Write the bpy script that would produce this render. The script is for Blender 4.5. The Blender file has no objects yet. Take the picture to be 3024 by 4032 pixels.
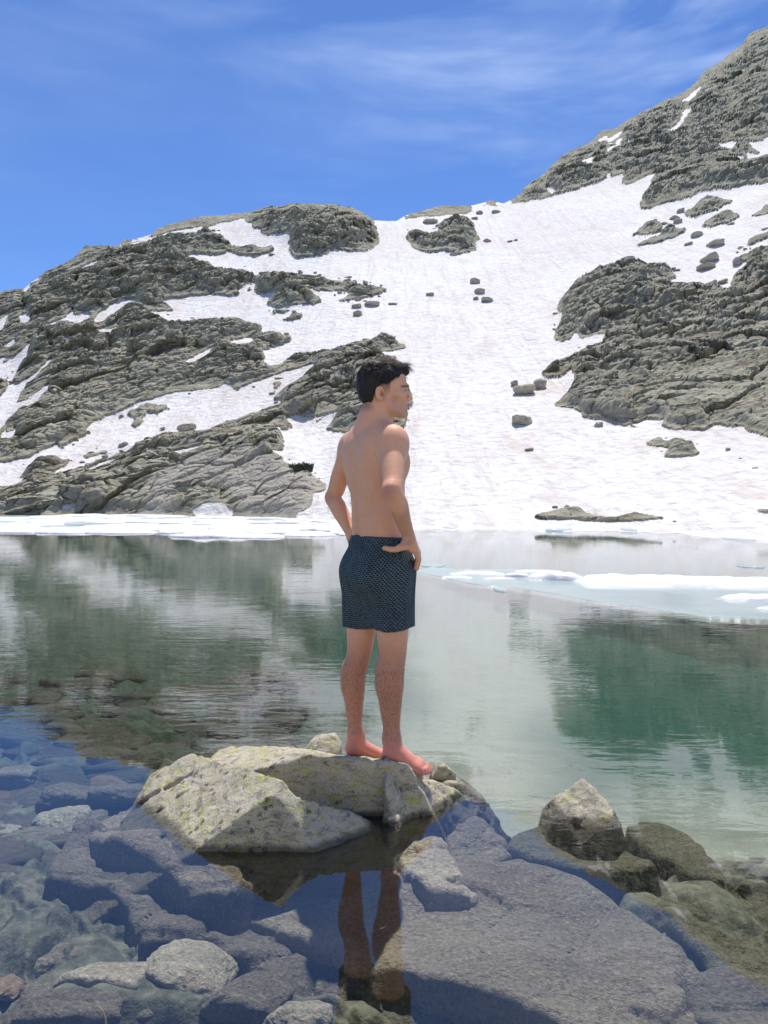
import bpy, bmesh, math, random
import numpy as np
from mathutils import Vector, Matrix

# ------------------------------------------------------------------ camera, sky, sun, exposure
scene = bpy.context.scene
W, H, FPX = 3024.0, 4032.0, 3030.0
CAM_Z = 1.35
PITCH, ROLL = math.radians(-0.87), math.radians(0.6)
cF = np.array([0, math.cos(PITCH), math.sin(PITCH)])
cR0 = np.array([1.0, 0, 0]); cU0 = np.cross(cR0, cF)
cR = cR0 * math.cos(ROLL) + cU0 * math.sin(ROLL)
cU = np.cross(cR, cF)
cam_data = bpy.data.cameras.new('camera')
cam = bpy.data.objects.new('camera', cam_data)
scene.collection.objects.link(cam)
cam.matrix_world = Matrix(((cR[0], cU[0], -cF[0], 0), (cR[1], cU[1], -cF[1], 0), (cR[2], cU[2], -cF[2], CAM_Z), (0, 0, 0, 1)))
cam_data.sensor_fit = 'VERTICAL'; cam_data.sensor_height = 36; cam_data.sensor_width = 27
cam_data.lens = FPX / H * 36
cam_data.clip_end = 6000; cam_data.clip_start = 0.05
scene.camera = cam

SUN_EL = math.radians(69); SUN_AZ = math.radians(9)          # azimuth from +Y, negative = left
sdir = Vector((math.cos(SUN_EL) * math.sin(SUN_AZ), math.cos(SUN_EL) * math.cos(SUN_AZ), math.sin(SUN_EL)))
world = bpy.data.worlds.new("World"); scene.world = world; world.use_nodes = True
wn = world.node_tree.nodes; wl = world.node_tree.links; wn.clear()
wo = wn.new('ShaderNodeOutputWorld'); bg = wn.new('ShaderNodeBackground'); sky = wn.new('ShaderNodeTexSky')
sky.sky_type = 'NISHITA'; sky.sun_disc = False
sky.sun_elevation = SUN_EL; sky.sun_rotation = SUN_AZ
sky.altitude = 2300; sky.air_density = 1.0; sky.dust_density = 0.15; sky.ozone_density = 4.0
bg.inputs['Strength'].default_value = 0.102
tc = wn.new('ShaderNodeTexCoord')
def wmap(sc, rot):
    m = wn.new('ShaderNodeMapping'); m.inputs['Scale'].default_value = sc; m.inputs['Rotation'].default_value = rot
    wl.new(tc.outputs['Generated'], m.inputs['Vector']); return m
mp = wmap((1.3, 2.0, 5.0), (0, math.radians(22), 0))
n1 = wn.new('ShaderNodeTexNoise'); n1.inputs['Scale'].default_value = 1.9; n1.inputs['Detail'].default_value = 7; n1.inputs['Roughness'].default_value = 0.5; n1.inputs['Distortion'].default_value = 0.6
wl.new(mp.outputs[0], n1.inputs['Vector'])
r1 = wn.new('ShaderNodeMapRange'); r1.inputs['From Min'].default_value = 0.42; r1.inputs['From Max'].default_value = 0.85; r1.inputs['To Max'].default_value = 0.85
wl.new(n1.outputs['Fac'], r1.inputs['Value'])
mp2 = wmap((3, 3, 18), (0, math.radians(24), 0))
n2 = wn.new('ShaderNodeTexNoise'); n2.inputs['Scale'].default_value = 2.5; n2.inputs['Detail'].default_value = 6
wl.new(mp2.outputs[0], n2.inputs['Vector'])
r2 = wn.new('ShaderNodeMapRange'); r2.inputs['From Min'].default_value = 0.35; r2.inputs['From Max'].default_value = 0.75; r2.inputs['To Min'].default_value = 0.35
wl.new(n2.outputs['Fac'], r2.inputs['Value'])
mm = wn.new('ShaderNodeMath'); mm.operation = 'MULTIPLY'; wl.new(r1.outputs[0], mm.inputs[0]); wl.new(r2.outputs[0], mm.inputs[1])
sx = wn.new('ShaderNodeSeparateXYZ'); wl.new(tc.outputs['Generated'], sx.inputs[0])
r3 = wn.new('ShaderNodeMapRange'); r3.inputs['From Min'].default_value = 0.28; r3.inputs['From Max'].default_value = 0.52; r3.inputs['To Min'].default_value = 0.12
wl.new(sx.outputs['Z'], r3.inputs['Value'])
mm2 = wn.new('ShaderNodeMath'); mm2.operation = 'MULTIPLY'; wl.new(mm.outputs[0], mm2.inputs[0])
r4 = wn.new('ShaderNodeMapRange'); r4.interpolation_type = 'SMOOTHSTEP'; r4.inputs['From Min'].default_value = -.25; r4.inputs['From Max'].default_value = .35; r4.inputs['To Min'].default_value = .35; r4.inputs['To Max'].default_value = 2.1
wl.new(sx.outputs['X'], r4.inputs['Value']); mm3 = wn.new('ShaderNodeMath'); mm3.operation = 'MULTIPLY'; wl.new(r3.outputs[0], mm3.inputs[0]); wl.new(r4.outputs[0], mm3.inputs[1]); wl.new(mm3.outputs[0], mm2.inputs[1])
mxc = wn.new('ShaderNodeMix'); mxc.data_type = 'RGBA'; mxc.inputs['B'].default_value = (6.0, 7.2, 9.5, 1)
wl.new(mm2.outputs[0], mxc.inputs['Factor'])
tint = wn.new('ShaderNodeMix'); tint.data_type = 'RGBA'; tint.blend_type = 'MULTIPLY'; tint.inputs['Factor'].default_value = 1; tint.inputs['B'].default_value = (.76, .95, 1.25, 1)
wl.new(sky.outputs[0], tint.inputs['A']); wl.new(tint.outputs['Result'], mxc.inputs['A']); wl.new(mxc.outputs['Result'], bg.inputs['Color']); wl.new(bg.outputs[0], wo.inputs[0])

sun_d = bpy.data.lights.new('sun', 'SUN'); sun_d.energy = 4.0; sun_d.angle = math.radians(0.53); sun_d.color = (1, 0.95, 0.88)
sun = bpy.data.objects.new('sun', sun_d); scene.collection.objects.link(sun)
sun.rotation_euler = sdir.to_track_quat('Z', 'Y').to_euler(); sun.location = (0, 0, 60)
scene.view_settings.view_transform = 'Standard'; scene.view_settings.look = 'None'
scene.view_settings.exposure = 0.4; scene.view_settings.gamma = 1
scene.cycles.max_bounces = 10; scene.cycles.transparent_max_bounces = 12; scene.cycles.volume_bounces = 0
scene.cycles.sample_clamp_indirect = 6

# ------------------------------------------------------------------ projection helpers
def ray(u, v):
    u = np.asarray(u, float); v = np.asarray(v, float)
    d = cF * FPX + cR * (u[..., None] - W / 2) - cU * (v[..., None] - H / 2)
    return d / d[..., 1:2]
def at(u, v, D):                    # point seen at photo pixel (u,v), at distance y = D
    return ray(u, v) * np.asarray(D, float)[..., None] + np.array([0, 0, CAM_Z])
def on_z(u, v, z=0.0):              # point seen at (u,v) on the level z
    r = ray(u, v); k = (z - CAM_Z) / r[..., 2]
    return r * k[..., None] + np.array([0, 0, CAM_Z])

# ------------------------------------------------------------------ noise
def _h(ix, iy, iz, s):
    with np.errstate(over='ignore'):
        h = (ix.astype(np.uint32) * np.uint32(374761393) + iy.astype(np.uint32) * np.uint32(668265263) + iz.astype(np.uint32) * np.uint32(2147483647) + np.uint32(s * 974711 + 12345))
        h = (h ^ (h >> np.uint32(13))) * np.uint32(1274126177)
        h = (h ^ (h >> np.uint32(16))) * np.uint32(2246822519)
        h = h ^ (h >> np.uint32(15))
    return (h & np.uint32(0xffffff)).astype(np.float32) / np.float32(16777216)
def vnoise(p, s=0):
    p = np.asarray(p, np.float64); i = np.floor(p).astype(np.int64); f = (p - i).astype(np.float32)
    f = f * f * f * (f * (f * 6 - 15) + 10); r = 0
    for dx in (0, 1):
        wx = f[..., 0] if dx else 1 - f[..., 0]
        for dy in (0, 1):
            wy = f[..., 1] if dy else 1 - f[..., 1]
            for dz in (0, 1):
                wz = f[..., 2] if dz else 1 - f[..., 2]
                r = r + _h(i[..., 0] + dx, i[..., 1] + dy, i[..., 2] + dz, s) * (wx * wy * wz)
    return r * 2 - 1
def fbm(p, o=4, s=0, g=0.5):
    r = 0; a = 1.0; t = 0; p = np.asarray(p, float)
    for k in range(o):
        r = r + vnoise(p, s + k) * a; t += a; a *= g; p = p * 2.03 + 17.7
    return r / t
def worley(p, s=0):                 # -> F1, F2, id random, tilt height
    p = np.asarray(p, np.float64); i = np.floor(p).astype(np.int64); f = (p - i).astype(np.float32)
    n = p.shape[:-1]; F1 = np.full(n, 9, np.float32); F2 = np.full(n, 9, np.float32); T = np.zeros(n, np.float32); R = np.zeros(n, np.float32)
    for dx in (-1, 0, 1):
        for dy in (-1, 0, 1):
            for dz in (-1, 0, 1):
                ix, iy, iz = i[..., 0] + dx, i[..., 1] + dy, i[..., 2] + dz
                a = _h(ix, iy, iz, s); b = _h(ix, iy, iz, s + 7); c = _h(ix, iy, iz, s + 13)
                vx = dx + a - f[..., 0]; vy = dy + b - f[..., 1]; vz = dz + c - f[..., 2]
                d = vx * vx + vy * vy + vz * vz
                m = d < F1
                F2 = np.where(m, F1, np.minimum(F2, d)); F1 = np.where(m, d, F1)
                q = _h(ix, iy, iz, s + 29)
                R = np.where(m, q, R)
                T = np.where(m, -(vx * (b - .5) + vy * (c - .5) + vz * (a - .5)) * 2, T)
    return np.sqrt(F1), np.sqrt(F2), R, T
def sstep(a, b, x):
    t = np.clip((x - a) / (b - a), 0, 1); return t * t * (3 - 2 * t)

# ------------------------------------------------------------------ object helpers
def link(o, parent=None):
    scene.collection.objects.link(o)
    if parent is not None: o.parent = parent
    return o
def mesh_obj(name, verts, faces, mat=None, parent=None, smooth=True, attrs=None):
    me = bpy.data.meshes.new(name)
    verts = np.asarray(verts, np.float32); faces = np.asarray(faces, np.int32)
    k = faces.shape[1]
    me.vertices.add(len(verts)); me.vertices.foreach_set('co', verts.ravel())
    me.loops.add(faces.size); me.loops.foreach_set('vertex_index', faces.ravel())
    me.polygons.add(len(faces)); me.polygons.foreach_set('loop_start', np.arange(0, faces.size, k, dtype=np.int32))
    me.polygons.foreach_set('use_smooth', np.full(len(faces), smooth))
    me.update(calc_edges=True); me.validate()
    for an, av in (attrs or {}).items():
        av = np.asarray(av, np.float32)
        if av.ndim == 1:
            a = me.attributes.new(an, 'FLOAT', 'POINT'); a.data.foreach_set('value', av)
        else:
            a = me.attributes.new(an, 'FLOAT_COLOR', 'POINT'); a.data.foreach_set('color', np.concatenate([av, np.ones((len(av), 1), np.float32)], 1).ravel())
    if mat: me.materials.append(mat)
    return link(bpy.data.objects.new(name, me), parent)
def tag(o, label=None, cat=None, group=None, kind=None):
    if label: o['label'] = label
    if cat: o['category'] = cat
    if group: o['group'] = group
    if kind: o['kind'] = kind
    return o
def grid_faces(nr, nc):
    i = np.arange(nr * nc).reshape(nr, nc)
    return np.stack([i[:-1, :-1], i[:-1, 1:], i[1:, 1:], i[1:, :-1]], -1).reshape(-1, 4)
def compact(verts, faces, attrs=None):
    us, inv = np.unique(faces, return_inverse=True)
    return verts[us], inv.reshape(faces.shape), {k: v[us] for k, v in (attrs or {}).items()}

def surface_nets(F, org, h):
    S = F < 0
    nx, ny, nz = F.shape
    c = np.zeros((nx - 1, ny - 1, nz - 1), np.uint8)
    for dx in (0, 1):
        for dy in (0, 1):
            for dz in (0, 1):
                c += S[dx:nx - 1 + dx, dy:ny - 1 + dy, dz:nz - 1 + dz]
    act = np.argwhere((c > 0) & (c < 8))
    idx = np.full(c.shape, -1, np.int32); idx[act[:, 0], act[:, 1], act[:, 2]] = np.arange(len(act))
    acc = np.zeros((len(act), 3)); cnt = np.zeros(len(act))
    for ax in range(3):
        o1, o2 = [a for a in range(3) if a != ax]
        for a in (0, 1):
            for b in (0, 1):
                off = np.zeros(3, int); off[o1] = a; off[o2] = b
                p = act + off; q = p.copy(); q[:, ax] += 1
                f0 = F[p[:, 0], p[:, 1], p[:, 2]]; f1 = F[q[:, 0], q[:, 1], q[:, 2]]
                m = (f0 < 0) != (f1 < 0)
                t = np.where(m, f0 / np.where(m, f0 - f1, 1), 0)
                pos = off[None, :].astype(float).repeat(len(act), 0); pos[:, ax] += t
                acc += pos * m[:, None]; cnt += m
    V = (act + acc / cnt[:, None]) * h + np.asarray(org)
    faces = []
    for ax in range(3):
        o1, o2 = (ax + 1) % 3, (ax + 2) % 3
        sl0 = [slice(None)] * 3; sl1 = [slice(None)] * 3
        sl0[ax] = slice(0, -1); sl1[ax] = slice(1, None)
        A = S[tuple(sl0)]; B = S[tuple(sl1)]
        e = np.argwhere(A != B)
        ok = (e[:, o1] > 0) & (e[:, o2] > 0) & (e[:, o1] < F.shape[o1] - 1) & (e[:, o2] < F.shape[o2] - 1)
        e = e[ok]
        if not len(e): continue
        flip = A[e[:, 0], e[:, 1], e[:, 2]]
        q = []
        for (a, b) in ((-1, -1), (0, -1), (0, 0), (-1, 0)):
            r = e.copy(); r[:, o1] += a; r[:, o2] += b
            q.append(idx[r[:, 0], r[:, 1], r[:, 2]])
        q = np.stack(q, 1); q[~flip] = q[~flip][:, ::-1]
        faces.append(q)
    fc = np.concatenate(faces); fc = fc[(fc >= 0).all(1)]
    return V, fc

class Field:
    """signed distance on a grid; every shape is blended into a window of it"""
    def __init__(s, lo, hi, h):
        s.lo = np.asarray(lo, float); s.h = h; s.n = np.ceil((np.asarray(hi, float) - s.lo) / h).astype(int) + 1
        s.F = np.full(s.n, 1.0, np.float32)
        s.ax = [(s.lo[k] + np.arange(s.n[k]) * h).astype(np.float32) for k in range(3)]
    def win(s, lo, hi):
        a = np.clip(np.floor((np.asarray(lo) - s.lo) / s.h).astype(int), 0, s.n); b = np.clip(np.ceil((np.asarray(hi) - s.lo) / s.h).astype(int) + 1, 0, s.n)
        sl = tuple(slice(a[k], b[k]) for k in range(3))
        return sl, np.meshgrid(*[s.ax[k][sl[k]] for k in range(3)], indexing='ij')
    def blend(s, sl, d, k, mode='add'):
        f = s.F[sl]
        if mode == 'sub': d = -d
        if mode == 'add':
            h = np.maximum(k - np.abs(f - d), 0) / k; r = np.minimum(f, d) - h * h * k * .25
        else:
            h = np.maximum(k - np.abs(f - d), 0) / k; r = np.maximum(f, d) + h * h * k * .25
        s.F[sl] = r
    def cap(s, a, b, ra, rb=None, k=.02, mode='add', flat=None, fl=1.0):
        """tapered capsule; flat = unit direction squeezed by fl (<1 thinner)"""
        rb = ra if rb is None else rb; a = np.asarray(a, float); b = np.asarray(b, float); m = max(ra, rb) + 2.2 * k + .01
        sl, (X, Y, Z) = s.win(np.minimum(a, b) - m, np.maximum(a, b) + m)
        if X.size == 0: return
        ab = b - a; L = max(ab @ ab, 1e-9)
        t = np.clip(((X - a[0]) * ab[0] + (Y - a[1]) * ab[1] + (Z - a[2]) * ab[2]) / L, 0, 1)
        dx = X - a[0] - t * ab[0]; dy = Y - a[1] - t * ab[1]; dz = Z - a[2] - t * ab[2]
        if flat is not None:
            w = dx * flat[0] + dy * flat[1] + dz * flat[2]; e = (1 / fl - 1)
            dx = dx + w * flat[0] * e; dy = dy + w * flat[1] * e; dz = dz + w * flat[2] * e
        d = np.sqrt(dx * dx + dy * dy + dz * dz) - (ra + (rb - ra) * t)
        if flat is not None: d = d * (fl * .5 + .5)
        s.blend(sl, d, k, mode)
    def chain(s, pts, k=.02, mode='add'):
        """smooth limb: tapered segments joined without swelling, then blended in once"""
        P_ = np.array([p for p, r in pts], float); R_ = [r for p, r in pts]; m = max(R_) + 2.2 * k + .012
        sl, (X, Y, Z) = s.win(P_.min(0) - m, P_.max(0) + m)
        if X.size == 0: return
        D = None
        for i in range(len(pts) - 1):
            a, b = P_[i], P_[i + 1]; ab = b - a; L = max(ab @ ab, 1e-9)
            t = np.clip(((X - a[0]) * ab[0] + (Y - a[1]) * ab[1] + (Z - a[2]) * ab[2]) / L, 0, 1)
            d = np.sqrt((X - a[0] - t * ab[0]) ** 2 + (Y - a[1] - t * ab[1]) ** 2 + (Z - a[2] - t * ab[2]) ** 2) - (R_[i] + (R_[i + 1] - R_[i]) * t)
            D = d if D is None else np.minimum(D, d)
        s.blend(sl, D.astype(np.float32), k, mode)
    def ell(s, c, rad, M=None, k=.02, mode='add'):
        """ellipsoid, M rows = its axes"""
        c = np.asarray(c, float); rad = np.asarray(rad, float); M = np.eye(3) if M is None else np.asarray(M)
        m = np.sqrt(((M * rad[:, None]) ** 2).sum(0)) + 2.2 * k + .01
        sl, (X, Y, Z) = s.win(c - m, c + m)
        if X.size == 0: return
        X = X - c[0]; Y = Y - c[1]; Z = Z - c[2]
        q = [(X * M[i, 0] + Y * M[i, 1] + Z * M[i, 2]) / rad[i] for i in range(3)]
        k0 = np.sqrt(q[0] ** 2 + q[1] ** 2 + q[2] ** 2) + 1e-6
        k1 = np.sqrt((q[0] / rad[0]) ** 2 + (q[1] / rad[1]) ** 2 + (q[2] / rad[2]) ** 2) + 1e-6
        s.blend(sl, k0 * (k0 - 1) / k1, k, mode)
    def mesh(s): return surface_nets(s.F, s.lo, s.h)

# ------------------------------------------------------------------ material helpers
class NT:
    def __init__(s, name):
        s.m = bpy.data.materials.new(name); s.m.use_nodes = True; s.n = s.m.node_tree.nodes; s.l = s.m.node_tree.links; s.n.clear()
        s.out = s.n.new('ShaderNodeOutputMaterial')
    def node(s, t, **kw):
        n = s.n.new('ShaderNode' + t)
        for k, v in kw.items():
            if k in n.inputs.keys() if isinstance(k, str) else False: s.set(n.inputs[k], v)
            else: setattr(n, k, v)
        return n
    def set(s, sock, v):
        if isinstance(v, bpy.types.NodeSocket): s.l.new(v, sock)
        elif isinstance(v, (tuple, list)) and sock.type == 'RGBA' and len(v) == 3: sock.default_value = (*v, 1)
        else: sock.default_value = v
    def coord(s, scale=(1, 1, 1), rot=(0, 0, 0), kind='Object', src=None):
        m = s.n.new('ShaderNodeMapping'); m.inputs['Scale'].default_value = scale; m.inputs['Rotation'].default_value = rot
        if src is None:
            t = s.n.new('ShaderNodeTexCoord'); src = t.outputs[kind]
        s.l.new(src, m.inputs['Vector']); return m.outputs[0]
    def noise(s, vec, scale, detail=4, rough=.55, dist=0):
        n = s.n.new('ShaderNodeTexNoise'); s.l.new(vec, n.inputs['Vector']); n.inputs['Scale'].default_value = scale; n.inputs['Detail'].default_value = detail
        n.inputs['Roughness'].default_value = rough; n.inputs['Distortion'].default_value = dist; return n.outputs['Fac']
    def voro(s, vec, scale, feature='F1', out='Distance'):
        n = s.n.new('ShaderNodeTexVoronoi'); n.feature = feature; s.l.new(vec, n.inputs['Vector']); n.inputs['Scale'].default_value = scale; return n.outputs[out]
    def ramp(s, fac, a, b, lo=0.0, hi=1.0):
        n = s.n.new('ShaderNodeMapRange'); n.interpolation_type = 'SMOOTHSTEP'; s.l.new(fac, n.inputs['Value'])
        n.inputs['From Min'].default_value = a; n.inputs['From Max'].default_value = b; n.inputs['To Min'].default_value = lo; n.inputs['To Max'].default_value = hi; return n.outputs[0]
    def mix(s, fac, a, b, mode='MIX'):
        n = s.n.new('ShaderNodeMix'); n.data_type = 'RGBA'; n.blend_type = mode
        s.set(n.inputs['Factor'], fac); s.set(n.inputs['A'], a); s.set(n.inputs['B'], b); return n.outputs['Result']
    def math(s, op, a, b=0.0, c=None):
        n = s.n.new('ShaderNodeMath'); n.operation = op; s.set(n.inputs[0], a); s.set(n.inputs[1], b)
        if c is not None: s.set(n.inputs[2], c)
        return n.outputs[0]
    def bump(s, h, strength, dist, nrm=None):
        n = s.n.new('ShaderNodeBump'); s.l.new(h, n.inputs['Height']); n.inputs['Strength'].default_value = strength; s.set(n.inputs['Distance'], dist)
        if nrm is not None: s.l.new(nrm, n.inputs['Normal'])
        return n.outputs[0]
    def attr(s, name, out='Fac'):
        n = s.n.new('ShaderNodeAttribute'); n.attribute_name = name; return n.outputs[out]
    def pbr(s, col, rough=.8, nrm=None, spec=.3, **kw):
        b = s.n.new('ShaderNodeBsdfPrincipled'); s.set(b.inputs['Base Color'], col); s.set(b.inputs['Roughness'], rough); b.inputs['Specular IOR Level'].default_value = spec
        if nrm is not None: s.l.new(nrm, b.inputs['Normal'])
        for k, v in kw.items(): s.set(b.inputs[k.replace('_', ' ')], v)
        s.l.new(b.outputs[0], s.out.inputs['Surface']); return b

def facet(t, vec, scale):
    """faceted relief: every cell a plane tilted its own way"""
    v = t.n.new('ShaderNodeTexVoronoi'); t.l.new(vec, v.inputs['Vector']); v.inputs['Scale'].default_value = scale
    sub = t.n.new('ShaderNodeVectorMath'); sub.operation = 'SUBTRACT'; t.l.new(vec, sub.inputs[0]); t.l.new(v.outputs['Position'], sub.inputs[1])
    cc = t.n.new('ShaderNodeVectorMath'); cc.operation = 'SUBTRACT'; t.l.new(v.outputs['Color'], cc.inputs[0]); cc.inputs[1].default_value = (.5, .5, .5)
    dt = t.n.new('ShaderNodeVectorMath'); dt.operation = 'DOT_PRODUCT'; t.l.new(sub.outputs[0], dt.inputs[0]); t.l.new(cc.outputs[0], dt.inputs[1])
    return dt.outputs['Value'], v.outputs['Color']
def rock_mat(name, base, alt, moss, scale=1.0, lichen=0.0, moss_amt=.55, bump=1.0, dark=(.05, .05, .045), lich_col=(.46, .48, .07), wet=False, facets=1.0, grain=0, pale=False):
    t = NT(name); v = t.coord((1, 1, 1)); vs = t.coord((.5, .9, 1.5), (0, math.radians(-25), 0))
    wv = t.n.new('ShaderNodeTexNoise'); wv.inputs['Scale'].default_value = 2.2 * scale; wv.inputs['Detail'].default_value = 4; t.l.new(vs, wv.inputs['Vector'])
    wa = t.n.new('ShaderNodeVectorMath'); wa.operation = 'MULTIPLY_ADD'; t.l.new(wv.outputs['Color'], wa.inputs[0]); wa.inputs[1].default_value = (.35 / scale,) * 3; t.l.new(vs, wa.inputs[2]); vw = wa.outputs[0]
    big = t.noise(v, .35 * scale, 5); mid = t.noise(vs, 1.7 * scale, 7, .62, .3); fine = t.noise(v, 9 * scale, 8, .65)
    f1, c1 = facet(t, vw, 1.0 * scale); f2, c2 = facet(t, vw, 3.1 * scale)
    sc_ = t.n.new('ShaderNodeSeparateColor'); t.l.new(c1, sc_.inputs[0]); sc2 = t.n.new('ShaderNodeSeparateColor'); t.l.new(c2, sc2.inputs[0])
    c = t.mix(t.ramp(big, .38, .62), base, alt)
    if facets > 0:
        c = t.mix(t.math('MULTIPLY', sc_.outputs[0], .5 * facets), c, tuple(x * .62 for x in base)); c = t.mix(t.math('MULTIPLY', sc2.outputs[1], .35 * facets), c, tuple(min(.8, x * 1.45) for x in alt))
    c = t.mix(t.ramp(mid, .42, .7, 0, .4), c, tuple(x * 1.35 for x in base))
    c = t.mix(t.ramp(fine, .52, .75, 0, .5), c, tuple(x * .5 for x in base))
    if pale:
        m0 = t.noise(v, .11, 5, .6, .8); c = t.mix(t.ramp(m0, .47, .36, 0, .45), c, tuple(x * .5 for x in base)); c = t.mix(t.ramp(m0, .53, .66, 0, .5), c, (.42, .39, .30))
        geo = t.n.new('ShaderNodeNewGeometry'); sn_ = t.n.new('ShaderNodeSeparateXYZ'); t.l.new(geo.outputs['Normal'], sn_.inputs[0])
        c = t.mix(t.math('MULTIPLY', t.ramp(sn_.outputs['Z'], .72, .92), t.ramp(t.noise(v, .35, 5, .7), .50, .58, 0, .8)), c, t.mix(t.noise(v, 2.2, 3), (.15, .10, .045), (.10, .095, .04)))
        ck = t.voro(t.math if False else wa.outputs[0], .42, 'DISTANCE_TO_EDGE'); c = t.mix(t.math('MULTIPLY', t.ramp(ck, .03, .008), t.ramp(big, .4, .55, .2, .8)), c, (.045, .042, .035))
    g = t.noise(v, .9 * scale, 6, .6)
    c = t.mix(t.ramp(g, moss_amt, moss_amt + .16, 0, .7), c, moss)
    if pale: c = t.mix(t.math('MULTIPLY', t.attr('pale'), .85), c, t.mix(t.ramp(fine, .4, .7), (.36, .33, .27), (.52, .475, .40)))
    if lichen > 0:
        a = t.noise(vs, 7 * scale, 8, .68, .6); b = t.noise(v, 2.1 * scale, 3)
        c = t.mix(t.math('MULTIPLY', t.ramp(a, .51, .58), t.ramp(b, .42, .58, 0, lichen)), c, lich_col)
        a2 = t.voro(t.coord((1, 1, 1)), 4.5 * scale)
        wob = t.math('ADD', a2, t.math('MULTIPLY', t.noise(v, 22 * scale, 5, .7), .6))
        c = t.mix(t.math('MULTIPLY', t.ramp(wob, .62, .50, 0, .85), t.ramp(t.noise(v, 2.2 * scale, 4), .44, .56)), c, dark)
        l2 = t.noise(t.coord((.7, 1, 1.2)), 16 * scale, 6, .7, .4); c = t.mix(t.math('MULTIPLY', t.ramp(l2, .56, .62), t.ramp(b, .36, .5, 0, .9)), c, (.58, .60, .08))
        g2 = t.noise(vs, 4.5 * scale, 7, .68, .8); c = t.mix(t.ramp(g2, .51, .63, 0, .62), c, (.15, .145, .12)); c = t.mix(t.ramp(g2, .48, .36, 0, .75), c, (.66, .58, .43))
        s1 = t.noise(v, 30 * scale, 6, .76); c = t.mix(t.ramp(s1, .5, .66, 0, .6), c, (.62, .58, .48)); c = t.mix(t.ramp(s1, .47, .36, 0, .75), c, (.05, .05, .045))
    hsum = t.math('ADD', t.math('MULTIPLY', mid, .8), t.math('MULTIPLY', fine, .3))
    hsum = t.math('ADD', hsum, t.math('ADD', t.math('MULTIPLY', f1, .55 * facets * scale), t.math('MULTIPLY', f2, .5 * facets * scale)))
    if lichen > 0: hsum = t.math('ADD', hsum, t.math('MULTIPLY', s1, .3))
    if grain:
        gr = t.noise(t.coord((.85, 1, 1.1)), grain, 4, .8); c = t.mix(t.ramp(gr, .5, .68, 0, .65), c, tuple(min(.8, x * 1.7) for x in alt)); c = t.mix(t.ramp(gr, .48, .36, 0, .75), c, tuple(x * .5 for x in base)); hsum = t.math('ADD', hsum, t.math('MULTIPLY', gr, .16))
    n = t.bump(hsum, 1.0, .3 / scale * bump)
    if wet:
        geo = t.n.new('ShaderNodeNewGeometry'); sp = t.n.new('ShaderNodeSeparateXYZ'); t.l.new(geo.outputs['Position'], sp.inputs[0])
        zz = t.math('ADD', sp.outputs['Z'], t.math('MULTIPLY', t.noise(v, 14, 4), .03))
        c = t.mix(t.ramp(zz, .05, .025, 0, .72), c, (.03, .027, .02))
        t.pbr(c, t.ramp(zz, .025, .05, .3, .85), n)
    else: t.pbr(c, .9, n, .2)
    return t.m

# ------------------------------------------------------------------ materials of the setting
MAT = {}
MAT['far_rock'] = rock_mat('far_rock', (.305, .292, .215), (.40, .375, .28), (.17, .115, .06), scale=.6, moss_amt=.55, pale=True)
MAT['near_rock'] = rock_mat('lichen_rock', (.52, .47, .36), (.62, .54, .41), (.17, .15, .09), scale=5.0, lichen=.85, moss_amt=.58, bump=.5, wet=True, facets=.35)
MAT['bed_rock'] = rock_mat('bed_rock', (.18, .165, .13), (.25, .225, .175), (.12, .095, .06), scale=3.2, bump=.8, grain=70)
MAT['bed_rock_pale'] = rock_mat('bed_rock_pale', (.32, .30, .24), (.39, .355, .28), (.22, .18, .12), scale=3.6, bump=.8, grain=70)
MAT['bed_rock_brown'] = rock_mat('bed_rock_brown', (.24, .175, .12), (.30, .23, .17), (.2, .12, .07), scale=3.6, bump=.8, grain=70)
MAT['bed_rock_dark'] = rock_mat('bed_rock_dark', (.135, .123, .10), (.185, .168, .135), (.10, .085, .06), scale=3.4, bump=.8, grain=70)
MAT['far_stone'] = rock_mat('far_stone', (.42, .39, .30), (.50, .46, .36), (.2, .15, .09), scale=.8)
MAT['bed_olive'] = rock_mat('bed_olive', (.13, .128, .085), (.18, .17, .115), (.09, .08, .04), scale=2.4, bump=1.1, grain=70)
MAT['bed_slab'] = rock_mat('bed_slab', (.27, .245, .195), (.33, .29, .225), (.21, .165, .105), scale=2.0, bump=1.1, grain=70)

def snow_material():
    t = NT('snow'); v = t.coord(); vs = t.coord((1.0, .25, .25))
    cups = t.noise(t.coord((.8, .6, 1.3)), 1.5, 6, .62, .5); streak = t.noise(vs, .5, 5, .6, .5); big = t.noise(v, .045, 5, .6)
    c = t.mix(t.ramp(big, .4, .65), (.74, .725, .705), (.69, .65, .615))
    c = t.mix(t.ramp(streak, .48, .72, 0, .8), c, (.62, .54, .47))
    trk = t.noise(t.coord((2.6, .12, .16), (0, 0, 0)), .5, 5, .65, .8); c = t.mix(t.ramp(trk, .50, .70, 0, .65), c, (.56, .51, .47))
    spk = t.noise(v, 3.2, 4, .7); c = t.mix(t.ramp(spk, .52, .72, 0, .5), c, (.60, .57, .55))
    c = t.mix(t.ramp(cups, .5, .34, 0, .65), c, (.57, .53, .50))
    n = t.bump(t.math('ADD', cups, t.math('MULTIPLY', streak, .5)), 1.0, .42)
    t.pbr(c, .75, n, .25); return t.m
MAT['snow'] = snow_material()
def ice_material(name, col, rough, sub=0.0, bmp=.05, sc=3.0):
    t = NT(name); v = t.coord(); a = t.noise(v, sc, 6, .6); b = t.noise(v, sc * .25, 4)
    c = t.mix(t.ramp(b, .35, .7), col, tuple(min(.86, x * 1.12) for x in col)); c = t.mix(t.ramp(a, .55, .8, 0, .35), c, (.74, .68, .6))
    t.pbr(c, rough, t.bump(a, .6, bmp), .4); return t.m
MAT['ice_snow'] = ice_material('ice_snow', (.63, .63, .62), .7, bmp=.2, sc=1.0)
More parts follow.
